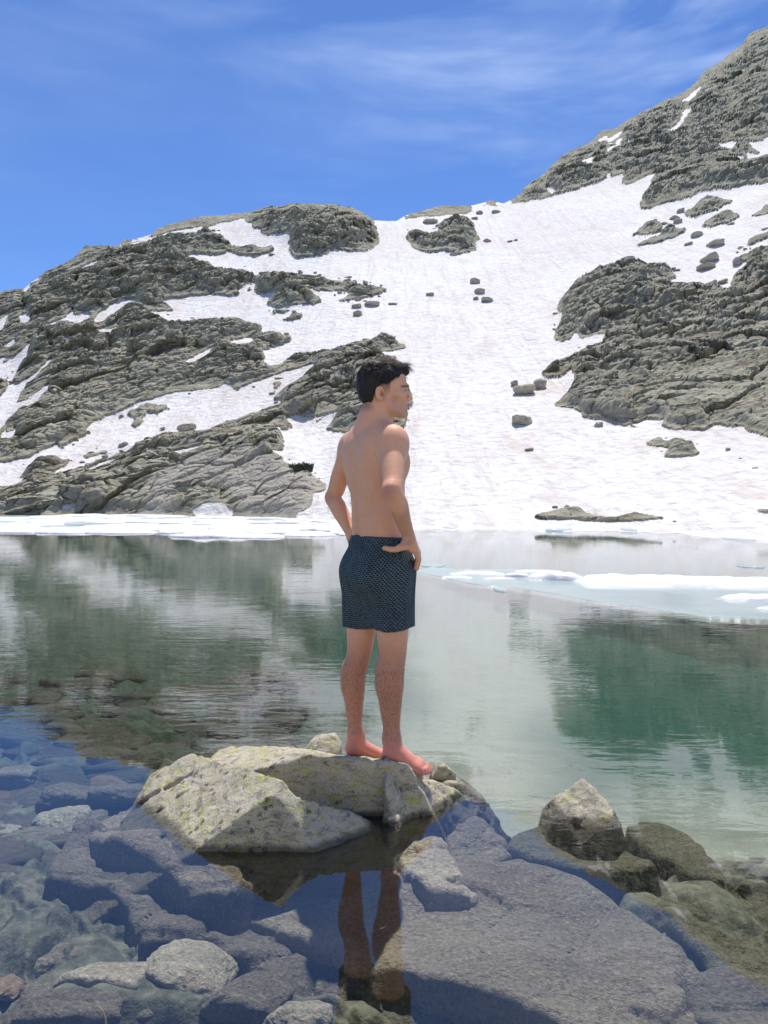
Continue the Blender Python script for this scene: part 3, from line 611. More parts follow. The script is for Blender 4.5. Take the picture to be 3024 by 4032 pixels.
def bed_material():
    t = NT('lake_bed'); v = t.coord(); st = t.attr('stony')
    cell = t.n.new('ShaderNodeTexVoronoi'); mapc = t.coord((2.6, 3.4, 0)); wn_ = t.noise(v, 3, 4)
    t.l.new(t.coord((5, 7, 3)), cell.inputs['Vector']); cell.inputs['Scale'].default_value = 1
    hsv = t.n.new('ShaderNodeSeparateColor'); t.l.new(cell.outputs['Color'], hsv.inputs[0])
    c = t.mix(hsv.outputs[0], (.08, .09, .065), (.17, .17, .125)); f = t.noise(v, 22, 6, .65)
    c = t.mix(t.ramp(f, .45, .7, 0, .5), c, (.26, .25, .2)); c = t.mix(t.ramp(f, .48, .3, 0, .5), c, (.04, .045, .04))
    sand = t.mix(t.noise(v, 2.5, 5), (.40, .39, .35), (.32, .32, .28))
    sand = t.mix(t.ramp(t.noise(v, 60, 3), .55, .7, 0, .4), sand, (.16, .15, .13))
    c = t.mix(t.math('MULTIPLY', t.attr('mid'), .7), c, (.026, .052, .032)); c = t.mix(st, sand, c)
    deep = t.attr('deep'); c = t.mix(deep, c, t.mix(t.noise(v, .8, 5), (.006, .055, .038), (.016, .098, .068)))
    t.pbr(c, .9, t.bump(f, .7, .03), .1); return t.m
MAT['bed'] = bed_material()
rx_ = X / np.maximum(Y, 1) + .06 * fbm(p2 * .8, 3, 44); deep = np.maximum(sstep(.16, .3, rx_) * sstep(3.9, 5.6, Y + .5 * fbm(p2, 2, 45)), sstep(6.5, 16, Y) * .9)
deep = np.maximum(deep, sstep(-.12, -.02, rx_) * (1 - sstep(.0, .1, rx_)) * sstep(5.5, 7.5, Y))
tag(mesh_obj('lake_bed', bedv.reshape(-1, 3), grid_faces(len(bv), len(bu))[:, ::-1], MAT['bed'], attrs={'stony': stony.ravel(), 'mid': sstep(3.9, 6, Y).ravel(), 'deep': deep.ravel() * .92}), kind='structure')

def water_material():
    t = NT('lake_water'); v = t.coord()
    geo = t.n.new('ShaderNodeNewGeometry'); sp = t.n.new('ShaderNodeSeparateXYZ'); t.l.new(geo.outputs['Position'], sp.inputs[0])
    a = t.noise(t.coord((2.0, 8.5, 1), (0, 0, math.radians(-7))), 1.6, 3, .5, .5)
    b = t.noise(t.coord((1.0, 3.2, 1), (0, 0, math.radians(5))), 1.1, 2, .5)
    patch = t.noise(t.coord((.5, .9, 1)), .9, 3)
    # ruffled zone on the right and out on the lake, calm shallows in front
    right = t.ramp(t.math('ADD', sp.outputs['X'], t.math('MULTIPLY', patch, 1.2)), .7, 1.9)
    far = t.ramp(t.math('ADD', sp.outputs['Y'], t.math('MULTIPLY', patch, 1.0)), 3.7, 5.6)
    calm = t.ramp(sp.outputs['Y'], 12, 30, 1, .35)
    near = t.ramp(sp.outputs['Y'], 2.7, 3.4)
    act = t.math('MULTIPLY', t.math('MULTIPLY', t.math('MAXIMUM', t.math('MULTIPLY', right, near), far), calm), t.ramp(patch, .38, .55, .45, 1.0))
    act = t.math('ADD', act, .04)
    hgt = t.math('MULTIPLY', t.math('ADD', t.math('MULTIPLY', a, .0014), t.math('MULTIPLY', b, .0010)), act)
    n = t.bump(hgt, 1.0, 1.0)
    fr = t.n.new('ShaderNodeFresnel'); fr.inputs['IOR'].default_value = 1.7; t.l.new(n, fr.inputs['Normal'])
    gl = t.n.new('ShaderNodeBsdfGlossy'); gl.inputs['Roughness'].default_value = .0; t.l.new(n, gl.inputs['Normal']); gl.inputs['Color'].default_value = (1, 1, 1, 1)
    tr = t.n.new('ShaderNodeBsdfTransparent'); mx = t.n.new('ShaderNodeMixShader')
    t.l.new(fr.outputs[0], mx.inputs[0]); t.l.new(tr.outputs[0], mx.inputs[1]); t.l.new(gl.outputs[0], mx.inputs[2]); t.l.new(mx.outputs[0], t.out.inputs['Surface'])
    va = t.n.new('ShaderNodeVolumeAbsorption'); va.inputs['Color'].default_value = (.30, .86, .80, 1); va.inputs['Density'].default_value = .12
    t.l.new(va.outputs[0], t.out.inputs['Volume']); return t.m
MAT['water'] = water_material()
wx = [(-300, -2), (300, -2), (300, 105), (-300, 105)]
wv_ = [(x, y, 0) for x, y in wx] + [(x, y, -12) for x, y in wx]
tag(mesh_obj('lake_water', wv_, [(0, 1, 2, 3), (7, 6, 5, 4), (0, 4, 5, 1), (1, 5, 6, 2), (2, 6, 7, 3), (3, 7, 4, 0)], MAT['water'], smooth=False), kind='structure')

# ------------------------------------------------------------------ ice
rng = random.Random(5)
def plate(name, outline, thick, mat, seed, z0=0.0, dome=0.0, res=None, parent=None):
    """irregular floating sheet from an outline on the water, domed and lumpy on top"""
    c = np.mean(outline, 0); n = len(outline); rings = 7; vs = []
    size = np.linalg.norm(outline - c, axis=1).mean()
    for k in range(rings):
        f = 1 - k / (rings - .0)
        for i, p in enumerate(outline):
            q = c + (p - c) * f
            lump = (fbm(np.array([q[0] * 1.3, q[1] * .8, seed]), 4, 7) + .25) * dome
            vs.append((q[0], q[1], z0 + thick * (1 if k else .35) + (1 - f) ** .45 * max(lump, -.0 * thick) + dome * .25 * (1 - f) ** .5))
    vs.append((c[0], c[1], vs[-1][2])); F = []
    for k in range(rings - 1):
        for i in range(n):
            j = (i + 1) % n; F.append((k * n + i, k * n + j, (k + 1) * n + j, (k + 1) * n + i))
    m = len(vs) - 1
    for i in range(n): F.append(((rings - 1) * n + i, (rings - 1) * n + (i + 1) % n, m, m))
    base = len(vs)
    for p in outline: vs.append((p[0], p[1], -.12))
    for i in range(n):
        j = (i + 1) % n; F.append((base + i, base + j, j, i))
    me = bpy.data.meshes.new(name); me.from_pydata([tuple(map(float, v)) for v in vs], [], [tuple(dict.fromkeys(f)) for f in F]); me.update()
    for p in me.polygons: p.use_smooth = True
    me.materials.append(mat); return link(bpy.data.objects.new(name, me), parent)
def blob(cx, cy, rx, ry, n, seed, rough=.3):
    o = []
    for i in range(n):
        a = i / n * 2 * math.pi; r = 1 + rough * float(fbm(np.array([math.cos(a) * 1.3, math.sin(a) * 1.3, seed * 3.7]), 3, 4))*1.8
        o.append((cx + math.cos(a) * rx * r, cy + math.sin(a) * ry * r))
    return np.array(o)
def densify(poly, step, jitter, seed):
    P = np.array(poly, float); out = []
    for a, b in zip(P, np.roll(P, -1, 0)):
        n = max(int(np.linalg.norm((b - a)[:2]) / step), 1)
        for k in range(n):
            q = a + (b - a) * k / n; out.append(q[:2] + jitter * np.array([fbm(np.array([q[0] / step * .4, q[1] / step * .4, seed]), 3, 1), fbm(np.array([q[0] / step * .4, q[1] / step * .4, seed]), 3, 2)]))
    return np.array(out)
k = 0
for row in range(12):
    v = 2109 - 76 * (row / 11) ** .8
    u = -330 + rng.random() * 60
    while u < 1400:
        wpx = rng.uniform(60, 300) * (.7 + .5 * (1 - row / 11)); vv = v + rng.uniform(-3, 3) + (u > 700) * rng.uniform(0, 8)
        if vv < 2100 + (u > 600) * 14:
            c = on_z(u + wpx / 2, vv); sc = c[1] / FPX; rx = wpx * sc * .62; ry = rng.uniform(.8, 2.1) * (c[1] / 35) ** 1.4
            if c[1] < shore_D(np.array(min(u, 1400.))) + 3 and rng.random() < .9:
                o = plate('ice_floe', blob(c[0], c[1], rx, ry, 22, k + 1), .05, MAT['ice_snow'] if rng.random() < .85 else MAT['ice_aqua'], k * 1.7, dome=rng.uniform(.0, .16))
                tag(o, 'flat white ice floe packed among others by the left far shore', 'ice floe', 'ice floes packed along the left far shore'); k += 1
        u += wpx * rng.uniform(.8, 1.25)
for (u, v, w, dm, lb) in ((845, 2100, 150, .36, 'tallest heaped ice floe at the front of the left floe field'), (1010, 2098, 130, .2, 'low heaped ice floe right of the tallest heap on the left'), (1120, 2092, 90, .28, 'small pointed ice lump nearest the man\'s left elbow'), (1230, 2108, 200, .12, 'flat ice floe edge in front, just left of the standing man'), (980, 2113, 260, .08, 'long thin ice floe at the front edge of the floe field')):
    c = on_z(float(u), float(v)); sc = c[1] / FPX
    tag(plate('ice_floe', blob(c[0], c[1], w * sc * .55, 1.3, 30, u), .05, MAT['ice_mound'], u * .1, dome=dm), lb, 'ice floe')
def strip(name, us, vtop, vbot, z, mat, seed, lump=.02, rows=14):
    """sheet of ice on the water between a far edge and a near edge"""
    out = []
    for k_ in range(rows):
        f = k_ / (rows - 1); f2 = .5 - .5 * math.cos(math.pi * f)
        V0, V1 = vtop(us), vbot(us); Pt = on_z(us, V0)[:, :2]; Pb = on_z(us, V1)[:, :2]
        jj = fbm(np.stack([Pb[:, 0] * 1.1, Pb[:, 0] * 0, us * 0 + seed], -1), 5, 7, .6) * .28
        Pb = Pb + np.stack([jj * 0, jj], -1) * (1 - math.exp(-0))
        q = Pt * (1 - f2) + (Pb + np.stack([jj * 0, jj], -1)) * f2
        zz = z + lump * fbm(np.stack([q[:, 0] * 1.5, q[:, 1] * .9, us * 0 + seed], -1), 4, 3)
        if k_ in (0, rows - 1): zz = zz * 0 - .06
        out.append(np.column_stack([q, zz]))
    return mesh_obj(name, np.concatenate(out), grid_faces(rows, len(us))[:, ::-1], mat)
us = np.arange(1300, 3900, 8.0)
o = strip('shore_ice', us, lambda u: shore_v(u) - 4, lambda u: np.interp(u, [1300, 1440, 1560, 1700, 1760, 1900, 2090, 2250, 2380, 2540, 2680, 2740, 2900, 3024, 3900], [2098, 2096, 2088, 2083, 2088, 2086, 2090, 2093, 2091, 2097, 2101, 2112, 2121, 2132, 2170]), .03, MAT['ice_snow'], 2.1, .03)
tag(o, 'thin white shore ice along the foot of the right snow slope', 'ice')
for (u, v, w, lb) in ((1770, 2083, 60, 'small dark tipped ice slab at the far water edge'), (2190, 2090, 110, 'thin grey ice slab at the far water edge below the rock strip'), (2480, 2092, 50, 'small bluish ice lump at the far water edge right of centre')):
    c = on_z(float(u), float(v)); sc = c[1] / FPX
    tag(plate('ice_slab', blob(c[0], c[1], w * sc * .5, .8, 16, v), .1, MAT['ice_aqua'], u * .1, dome=.12), lb, 'ice slab')
# the long half-sunken tongue of ice on the right
us = np.arange(1642, 3900, 6.0)
tongue = strip('ice_tongue', us, lambda u: np.interp(u, [1642, 1700, 1785, 2150, 2314, 2697, 3024, 3900], [2246, 2234, 2241, 2243, 2262, 2268, 2274, 2300]), lambda u: np.interp(u, [1642, 1690, 1740, 1800, 1877, 2095, 2332, 2560, 2788, 3024, 3900], [2252, 2262, 2272, 2288, 2301, 2324, 2365, 2397, 2429, 2444, 2520]), .008, MAT['ice_aqua'], 9.1, .012)
tag(tongue, 'long aqua ice sheet with white snow mounds reaching in from the right', 'ice sheet')
def mound(cu, cv, wpx, hpx, seed, asym=0):
    c = on_z(float(cu), float(cv)); sc = c[1] / FPX; n, m = 64, 18; rx = wpx * sc / 2; ry = min(rx * .45, .8); hh = hpx * sc; vs = []
    for j in range(m):
        for i in range(n):
            a = i / (n - 1) * 2 - 1; b = j / (m - 1) * 2 - 1; x = c[0] + a * rx; y = c[1] + b * ry + a * asym
            e = max(0, 1 - abs(a) ** 2.6 - abs(b) ** 2.2) ** .55
            z = e * hh * (.75 + .5 * float(fbm(np.array([x * 1.6, y * 1.6, seed]), 4, 3)) + .18 * float(vnoise(np.array([x * 7, y * 7, seed]), 5)))
            vs.append((x, y, .005 + max(z, -.02) if e > 0 else -.02))
    mesh_obj('snow_mound', vs, grid_faces(m, n), MAT['ice_mound'], tongue)
for a in ((2650, 2298, 760, 36, 1), (2190, 2282, 230, 34, 2), (2035, 2272, 100, 20, 3), (1880, 2262, 220, 13, 4), (2120, 2252, 190, 9, 5), (2990, 2360, 300, 26, 6), (3010, 2292, 260, 18, 7), (3060, 2400, 160, 12, 8), (1800, 2275, 120, 6, 9), (2480, 2286, 380, 28, 10), (1965, 2280, 130, 5, 11), (3300, 2320, 500, 34, 12)): mound(*a)
for (u, v, w, lb) in ((1700, 2228, 110, 'flat grey ice plate just right of the man\'s hand'), (2960, 2232, 90, 'thin sliver of ice alone on the far right water'), (1965, 2322, 40, 'tiny ice chip floating below the ice tongue'), (2930, 2122, 200, 'blue grey ice plate at the far right below the shore ice')):
    c = on_z(float(u), float(v)); sc = c[1] / FPX
    tag(plate('ice_plate', blob(c[0], c[1], w * sc * .5, .35 if v > 2130 else 1.2, 16, v), .02, MAT['ice_aqua'], u * .1, dome=.02), lb, 'ice plate')

# ------------------------------------------------------------------ loose boulders: radial polyhedra
def ico(sub):
    bm = bmesh.new(); bmesh.ops.create_icosphere(bm, subdivisions=sub, radius=1)
    v = np.array([x.co[:] for x in bm.verts]); f = np.array([[a.index for a in x.verts] for x in bm.faces]); bm.free(); return v, f
ICO = {}
def boulder_shape(seed, sub=4, planes=13, rough=.05, flat=1.0, round_=14.0):
    if sub not in ICO: ICO[sub] = ico(sub)
    d, f = ICO[sub]; r = np.random.RandomState(seed)
    N = r.normal(size=(planes, 3)); N /= np.linalg.norm(N, axis=1, keepdims=True); h = r.uniform(.62, 1.0, planes)
    N = np.vstack([N, np.eye(3), -np.eye(3)]); h = np.concatenate([h, [.95, .95, .85, .95, .95, .85]])
    s = np.maximum(d @ N.T, 1e-3) / h
    rad = 1 / (s ** round_).sum(1) ** (1 / round_)
    rad = rad * (1 + rough * fbm(d * 2.6 + seed, 5, seed % 50, .55) * 1.6 + rough * .5 * fbm(d * 9 + seed, 3, 3))
    v = d * rad[:, None]; v[:, 2] *= flat; return v, f
PROTO = [boulder_shape(100 + i, 4, 15 + i % 4, .10, round_=8) for i in range(8)]
def boulder(name, center, size, seed, mat, rotz=0, sub=None, parent=None, tilt=0.0):
    v, f = PROTO[seed % 8] if sub is None else boulder_shape(seed, sub, 12, .07, round_=9)
    c, s = math.cos(rotz), math.sin(rotz); v = v / np.abs(v).max(0) * (np.array(size) / 2)
    a, b = math.cos(tilt), math.sin(tilt); v = np.stack([v[:, 0] * a - v[:, 2] * b, v[:, 1], v[:, 0] * b + v[:, 2] * a], -1)
    v = np.stack([v[:, 0] * c - v[:, 1] * s, v[:, 0] * s + v[:, 1] * c, v[:, 2]], -1)
    o = mesh_obj(name, v, f, mat, parent, smooth=sub is not None); o.location = center; return o
FARB = [ # tile, centre x, base y, width, height, label
 (2, 500, 686, 95, 32, 'small rock pair in snow high on the left hill under the crest'), (2, 1178, 748, 76, 32, 'pale rock in the snow right of the left hill, left of a smaller one'), (2, 1240, 748, 36, 18, 'tiny rock just right of a pale rock below the cliff'), (2, 1245, 955, 92, 34, 'low rock left of a longer one at the tip of the left rock band'),
 (2, 1375, 940, 130, 42, 'longer dark rock just below the tip of the left rock band'), (2, 1254, 1018, 88, 40, 'grey rock alone under two others below the left rock band'), (2, 438, 1142, 100, 66, 'big block perched on the rock lip of the left hill'), (2, 490, 1204, 82, 42, 'rounded block below the perched block on the left hill'), (2, 578, 1186, 50, 26, 'small flat rock right of the rounded block on the left hill'), (2, 1185, 710, 80, 10, 'thin dark rock sliver in the snow under the cliff'),
 (5, 772, 860, 92, 44, 'top rock of the four in the middle of the snow slope'), (5, 395, 966, 76, 36, 'lone rock left of four others in the middle of the snow slope'), (5, 806, 946, 90, 52, 'pointed rock second from top of four on the snow slope'), (5, 772, 996, 54, 28, 'smallest lower left rock of four on the snow slope'), (5, 874, 1013, 104, 42, 'dark rock at lower right of four on the snow slope'),
 (5, 866, 524, 70, 36, 'rock right beside the big outcrop below the saddle'), (5, 1056, 524, 48, 18, 'left of two dark stones right of the saddle outcrop'), (5, 1102, 514, 36, 16, 'right of two dark stones right of the saddle outcrop'), (5, 942, 284, 80, 20, 'dark flat rock in snow just under the saddle ridge'), (5, 760, 336, 62, 18, 'dark rock in snow above the saddle outcrop'), (5, 400, 374, 130, 40, 'low grey rock above left of the saddle outcrop'), (5, 800, 292, 70, 22, 'small rock touching the end of the saddle ridge'),
 (5, 1640 - 1500 - 40, 1034, 80, 14, 'thin dark sliver of rock in the snow above the man'),
 (7, 902, 130, 78, 40, 'small rock at far left of the double humped outcrop'), (7, 930, 162, 74, 48, 'rock at the lower left foot of the double humped outcrop'), (7, 952, 76, 62, 42, 'thin rock above left of the double humped outcrop'), (7, 1082, 272, 116, 44, 'slim rock below the whaleback outcrop'), (7, 1003, 348, 78, 34, 'small smooth rock in the upper right snow under a slim one'), (7, 1240, 350, 142, 62, 'slanting rock in the middle of the upper right snow'),
 (7, 1180, 478, 166, 74, 'big rounded tan boulder above the large right cliff'), (7, 1168, 534, 160, 50, 'ragged low rock just under the rounded tan boulder'), (7, 928, 548, 34, 18, 'tiny dark stone in the snow bay above the right cliff'), (7, 1298, 648, 86, 38, 'smooth rock at the right of the snow bay above the cliff'), (7, 1198, 674, 118, 44, 'ragged rock at the left of the snow bay above the cliff'), (7, 1418, 500, 100, 62, 'blocky rock at the upper tip of the right edge crag'),
 (8, 230, 368, 148, 66, 'largest rock at the left of the chain ending the right cliff'), (8, 336, 334, 76, 60, 'round rock second from the left end of the chain'), (8, 182, 316, 52, 28, 'small slab above the leftmost rock of the chain'), (8, 238, 552, 126, 66, 'lone flat rubble heap in the snow left of the right cliff'), (8, 318, 492, 60, 12, 'pair of pebbles above the lone rubble heap'), (8, 274, 698, 54, 20, 'small rock alone low on the wide snow slope'), (8, 680, 566, 52, 38, 'small rock at the lower edge of the right cliff'), (8, 1428, 700, 34, 20, 'small dark stone in the snow under the right cliff'), (8, 1580, 808, 40, 15, 'small grey stone lowest in the right hand snow'), (8, 1500, 748, 18, 9, 'tiny speck of rock between two stones in the right snow'), (8, 1115, 1116, 24, 12, 'small dark stone at the right end of the shore rock strip'),
 (4, 655, 700, 175, 110, 'big dark angular boulder beside a pale one above the knoll'), (4, 690, 728, 150, 56, 'pale orange tinted boulder leaning on the big dark one'), (4, 312, 838, 205, 74, 'long pale block lying on rubble above the smooth knoll'), (4, 768, 926, 98, 60, 'rounded boulder sitting on the right shoulder of the knoll'), (4, 820, 652, 72, 42, 'pale rock in snow beside the big dark boulder'), (4, 775, 768, 86, 48, 'dark block under the big dark boulder'), (4, 1160, 40, 90, 66, 'leaning pale block on the ridge behind the man\'s head'),
 (3, 660, 1015, 130, 110, 'pointed dark boulder perched on a big block by the left shore'), (3, 690, 1222, 380, 190, 'huge cracked block by the left shore under a pointed boulder'), (3, 460, 1190, 230, 170, 'dark block left of the huge cracked block at the shore'), (3, 220, 1286, 420, 92, 'long smooth pale slab rock at the left water edge'), (3, 1008, 742, 96, 40, 'small rock in the middle of the long left snow band'), (3, 1530, 608, 160, 62, 'flat rock slab in the long left snow band'), (3, 1322, 600, 50, 18, 'small reddish rock in the long left snow band'), (3, 1245, 762, 110, 60, 'rounded boulder at the lower lip of the long left snow band'), (3, 960, 1055, 130, 70, 'dark rounded boulder above the brown scree'),
]
for i, (t_, cx, by, w, h_, lb) in enumerate(FARB):
    (u, v), (u2, v2) = tp(t_, [(cx, by), (cx, by - h_)]); sc = T[t_][2]; Dd = float(terrain_D(np.array([u]), np.array([v]))[0])
    wm = w * sc * Dd / FPX; hm = h_ * sc * Dd / FPX; c = at(u, (v + v2) / 2, Dd)
    dep = min(wm * .8, hm * 2.4)
    o = boulder('boulder', (c[0], c[1] + dep * .15, c[2] - hm * .16), (wm * 1.05, dep * 1.25, hm * 1.1), i, MAT['far_stone'] if w < 180 else MAT['far_rock'], rotz=0, tilt=(.25 if w > 2.2 * h_ else 0) * (1 if t_ in (7, 3, 4) else .3) * -1 * -1)
    tag(o, lb, 'boulder', 'boulders scattered over the snow and hillside')
ru = rng.random; pm = [mesh_obj('rock', PROTO[i][0], PROTO[i][1], MAT['far_stone'], smooth=False) for i in range(8)]; pmd = [o.data for o in pm]
for o in pm: bpy.data.objects.remove(o)
n_ = 0
for i in range(30000):
    if n_ >= 190: break
    u = -60 + 3150 * ru(); v = 850 + 1150 * ru()
    if v > shore_v(u) - 20 or v < sky_v(u) + 25: continue
    a, b = float(samp(soft1, np.array([u]), np.array([v]))[0]), float(samp(soft2, np.array([u]), np.array([v]))[0])
    if a > .05 or b < .12 or b > .5: continue
    Dd = float(terrain_D(np.array([u]), np.array([v]))[0]); c = at(u, v, Dd); s = (5 + 14 * ru() ** 2) * Dd / FPX
    o = link(bpy.data.objects.new('rock', pmd[rng.randrange(8)])); o.location = (c[0], c[1] - s * .1, c[2] + s * .05); o.scale = (s * rng.uniform(.7, 1.3), s * .7, s * rng.uniform(.35, .6)); o.rotation_euler = (rng.uniform(-.3, .3), rng.uniform(-.4, .4), 6.28 * ru())
    tag(o, 'small loose rock lying on the snow close to a rock edge', 'rock', 'small loose rocks at the edges of the snow'); n_ += 1
# small flowering plant on the knoll
def leaf_clump(name, base, r, h, n, mat, seed, parent=None):
    rg = random.Random(seed); vs = []; fs = []
    for i in range(n):
        a = rg.random() * 6.28; rr_ = r * math.sqrt(rg.random()); x = base[0] + math.cos(a) * rr_; y = base[1] + math.sin(a) * rr_ * .6; z = base[2]; l = h * rg.uniform(.5, 1); dx = rg.uniform(-.4, .4) * l; w = h * .09
        b = len(vs); vs += [(x - w, y, z), (x + w, y, z), (x + dx + w * .3, y + rg.uniform(-.2, .2) * l, z + l), (x + dx - w * .3, y, z + l * .96)]; fs.append((b, b + 1, b + 2, b + 3))
    return mesh_obj(name, vs, fs, mat, parent, smooth=False)
pd = float(terrain_D(np.array([1195.]), np.array([1850.]))[0]); pb = at(1190., 1850., pd)
pl = leaf_clump('alpine_plant', pb - [0, 1.2, .2], .9, .75, 160, MAT['plant'], 4); tag(pl, 'small dark plant with purple flowers on the knoll\'s right slope', 'plant')
leaf_clump('flower', at(1203., 1838., pd) - [0, 1.2, -.1], .16, .3, 24, MAT['petal'], 6, pl)

# ------------------------------------------------------------------ rocks in the shallows
STONES = [ # crop coords (x*.9114, 2700+y*.9114): cx, cy, w, h, depth of its top under water, material, label
 (172, 935, 130, 72, .42, 'bed_rock_brown', 'smooth round brown stone on the lake bed'), (372, 985, 225, 110, .36, 'bed_rock_dark', 'dark purple grey stone right of the round brown one'), (135, 1075, 340, 95, .36, 'bed_rock_dark', 'long dark stone with a pale top lying at the left edge'), (415, 1058, 235, 95, .37, 'bed_rock', 'grey pointed stone below the dark purple grey stone'),
 (530, 1125, 250, 110, .38, 'bed_rock_dark', 'flat dark stone above the big pale square stone'), (200, 1190, 330, 150, .33, 'bed_rock', 'big humped grey stone above the pale brick shaped one'), (430, 1265, 390, 175, .26, 'bed_rock_pale', 'big pale brick shaped stone near the lower left corner'), (820, 1220, 370, 240, .24, 'bed_rock_pale', 'big pale square slab stone with yellowish blotches'),
 (30, 1290, 130, 120, .3, 'bed_rock_brown', 'reddish brown stone cut by the left edge of the photo'), (1082, 1350, 390, 200, .24, 'bed_rock_dark', 'large dark oval boulder under water at the bottom'), (700, 1390, 390, 130, .3, 'bed_rock', 'brownish split flat stone below the pale square slab'), (235, 1425, 570, 130, .22, 'bed_rock_dark', 'widest dark flat stone in the lower left corner'),
 (1290, 1425, 310, 140, .24, 'bed_rock_pale', 'pale grey stone at the bottom edge left of the legs\' reflection'), (968, 1195, 105, 75, .33, 'bed_rock', 'small grey stone touching the right side of the pale square slab'), (1072, 1258, 95, 52, .33, 'bed_rock_brown', 'small tan pebble between the square slab and the dark oval boulder'), (150, 1345, 190, 110, .34, 'bed_rock', 'brown grey wedge stone under the brick shaped one'), (542, 1042, 90, 75, .37, 'bed_rock', 'small rounded stone right of the grey pointed one'),
 (850, 1105, 62, 26, .36, 'bed_rock_brown', 'tiny reddish pebble at the top edge of the square slab'), (400, 1150, 150, 60, .39, 'bed_rock_dark', 'half hidden dark stone between two humped stones'), (840, 1440, 140, 60, .34, 'bed_rock', 'small stone at the bottom edge left of the dark oval boulder'),
 (250, 580, 230, 90, .44, 'bed_rock_pale', 'broad pale flat stone halfway up the left shallows'), (40, 622, 100, 95, .45, 'bed_rock_pale', 'pale stone at the left edge beside the broad flat one'), (190, 652, 190, 62, .46, 'bed_rock', 'low stone just below the broad pale flat one'), (150, 722, 140, 60, .46, 'bed_rock_brown', 'brownish low stone in the left shallows'), (165, 825, 230, 85, .44, 'bed_rock', 'flat grey blue stone above the round brown one'), (40, 858, 95, 52, .44, 'bed_rock_pale', 'small greenish stone at the left edge above the long dark one'),
 (60, 950, 200, 70, .46, 'bed_rock', 'dull flat stone left of the round brown one'), (290, 462, 290, 80, .42, 'bed_rock_dark', 'dark blue sunken stone left of the lichen boulder'), (520, 458, 220, 90, .40, 'bed_rock_dark', 'dark sunken slab touching the tip of the lichen boulder'), (80, 762, 150, 60, .46, 'bed_rock_pale', 'pale rounded stone at the left of the brownish low one'), (60, 380, 170, 60, .48, 'bed_rock', 'far flat stone at the left edge in blue water'), (470, 650, 120, 50, .47, 'bed_rock', 'small stone by the sunken ledge of the lichen boulder'),
]
for i, (cx, cy, w, h_, dp, mt, lb) in enumerate(STONES):
    u, v = cx * .9114, 2700 + cy * .9114; dp = dp * .8; c = on_z(u, v, -dp); wm = w * .9114 * c[1] / FPX
    g_ = -ray(u, v)[2]; hz = min(.15, wm * .34); dep = max(h_ * .9114 * c[1] / FPX / g_ * .78, wm * .42); dep = min(dep, wm * 1.3)
    o = boulder('stone', (c[0], c[1], c[2] - hz * .25), (wm * 1.12, dep * 1.1, hz * 1.5), 300 + i * 3, MAT[mt], rotz=rng.uniform(-.15, .15), sub=5)
    tag(o, lb, 'stone', 'stones on the lake bed near the left shore')
GEN = [boulder_shape(500 + i, 3, 10, .05, flat=.5) for i in range(6)]
gen_me = []
for i, (v, f) in enumerate(GEN):
    for mt in ('bed_rock', 'bed_rock_pale', 'bed_rock_dark', 'bed_rock_brown', 'bed_olive', 'bed_rock_dark'):
        o = mesh_obj('stone', v, f, MAT[mt]); gen_me.append(o.data); bpy.data.objects.remove(o)
cnt = 0
for i in range(900):
    if cnt >= 230: break
    v = rng.uniform(2620, 4020) if i % 3 else rng.uniform(3050, 4020); u = rng.uniform(-80, 1150)
    q = on_z(u, v, -.38)
    if u > 500 and v > 3050: continue
    if u > 560 + (3050 - v) * 1.2 and v > 2950: continue
    s = rng.uniform(.05, .16) * (1 + .12 * (q[1] - 3)); z = float(bed_z(q[0], q[1]))
    me = gen_me[(rng.choice([0, 0, 1, 2, 3]) if v > 3060 else rng.choice([4, 4, 5])) + 6 * rng.randrange(6)]
    o = link(bpy.data.objects.new('stone', me)); o.location = (q[0], q[1], z + s * .16); o.scale = (s * rng.uniform(.8, 1.5), s * rng.uniform(.7, 1.1), s * rng.uniform(.6, 1)); o.rotation_euler = (rng.uniform(-.2, .2), rng.uniform(-.2, .2), rng.uniform(-.6, .6))
    tag(o, 'small grey stone under water on the stony left side of the lake bed', 'stone', 'small stones under water on the left'); cnt += 1

# solids cut from planes: rough natural rock
def rock_solid(name, top_pts, ridge=None, base=-1.1, planes=None, h=.012, seed=0, mat=None, noise=.02, k=.012, extra=None, bounds=None, parent=None, crack=None):
    """planes: list of (point, normal)"""
    lo, hi = bounds; F = Field(lo, hi, h)
    X, Y, Z = np.meshgrid(*F.ax, indexing='ij')
    f = None
    for (p, n) in planes:
        n = np.array(n, float); n /= np.linalg.norm(n)
        d = ((X - p[0]) * n[0] + (Y - p[1]) * n[1] + (Z - p[2]) * n[2]).astype(np.float32)
        if f is None: f = d
        else:
            hh = np.maximum(k - np.abs(f - d), 0) / k; f = np.maximum(f, d) + hh * hh * k * .25
    if extra is not None: f = extra(f, X, Y, Z)
    band = np.abs(f) < .09
    pb_ = np.stack([X[band], Y[band], Z[band]], -1)
    w1, w2, r1_, t1_ = worley(pb_ * 6 + fbm(pb_ * 3, 2, seed)[:, None] * .5, seed + 3)
    u1_, u2_, q1_, q2_ = worley(pb_ * 15 + fbm(pb_ * 7, 2, seed)[:, None] * .4, seed + 5)
    f[band] += (-fbm(pb_ * 5, 5, seed, .55) * noise * .7 - q2_ * noise * .5 - fbm(pb_ * 28, 3, seed + 9, .6) * noise * .3 - t1_ * noise * .55 + (1 - sstep(0, .10, w2 - w1)) * noise * .25)
    F.F = f.astype(np.float32); v, fc = F.mesh()
    return mesh_obj(name, v, fc, mat, parent)
def plane3(a, b, c, up=(0, 0, 1)):
    a, b, c = map(np.asarray, (a, b, c)); n = np.cross(b - a, c - a); n = n / np.linalg.norm(n)
    return (a, n if n @ np.asarray(up) > 0 else -n)
Wp = lambda u, v: on_z(float(u), float(v))
A_ = lambda u, v, d: at(float(u), float(v), d)
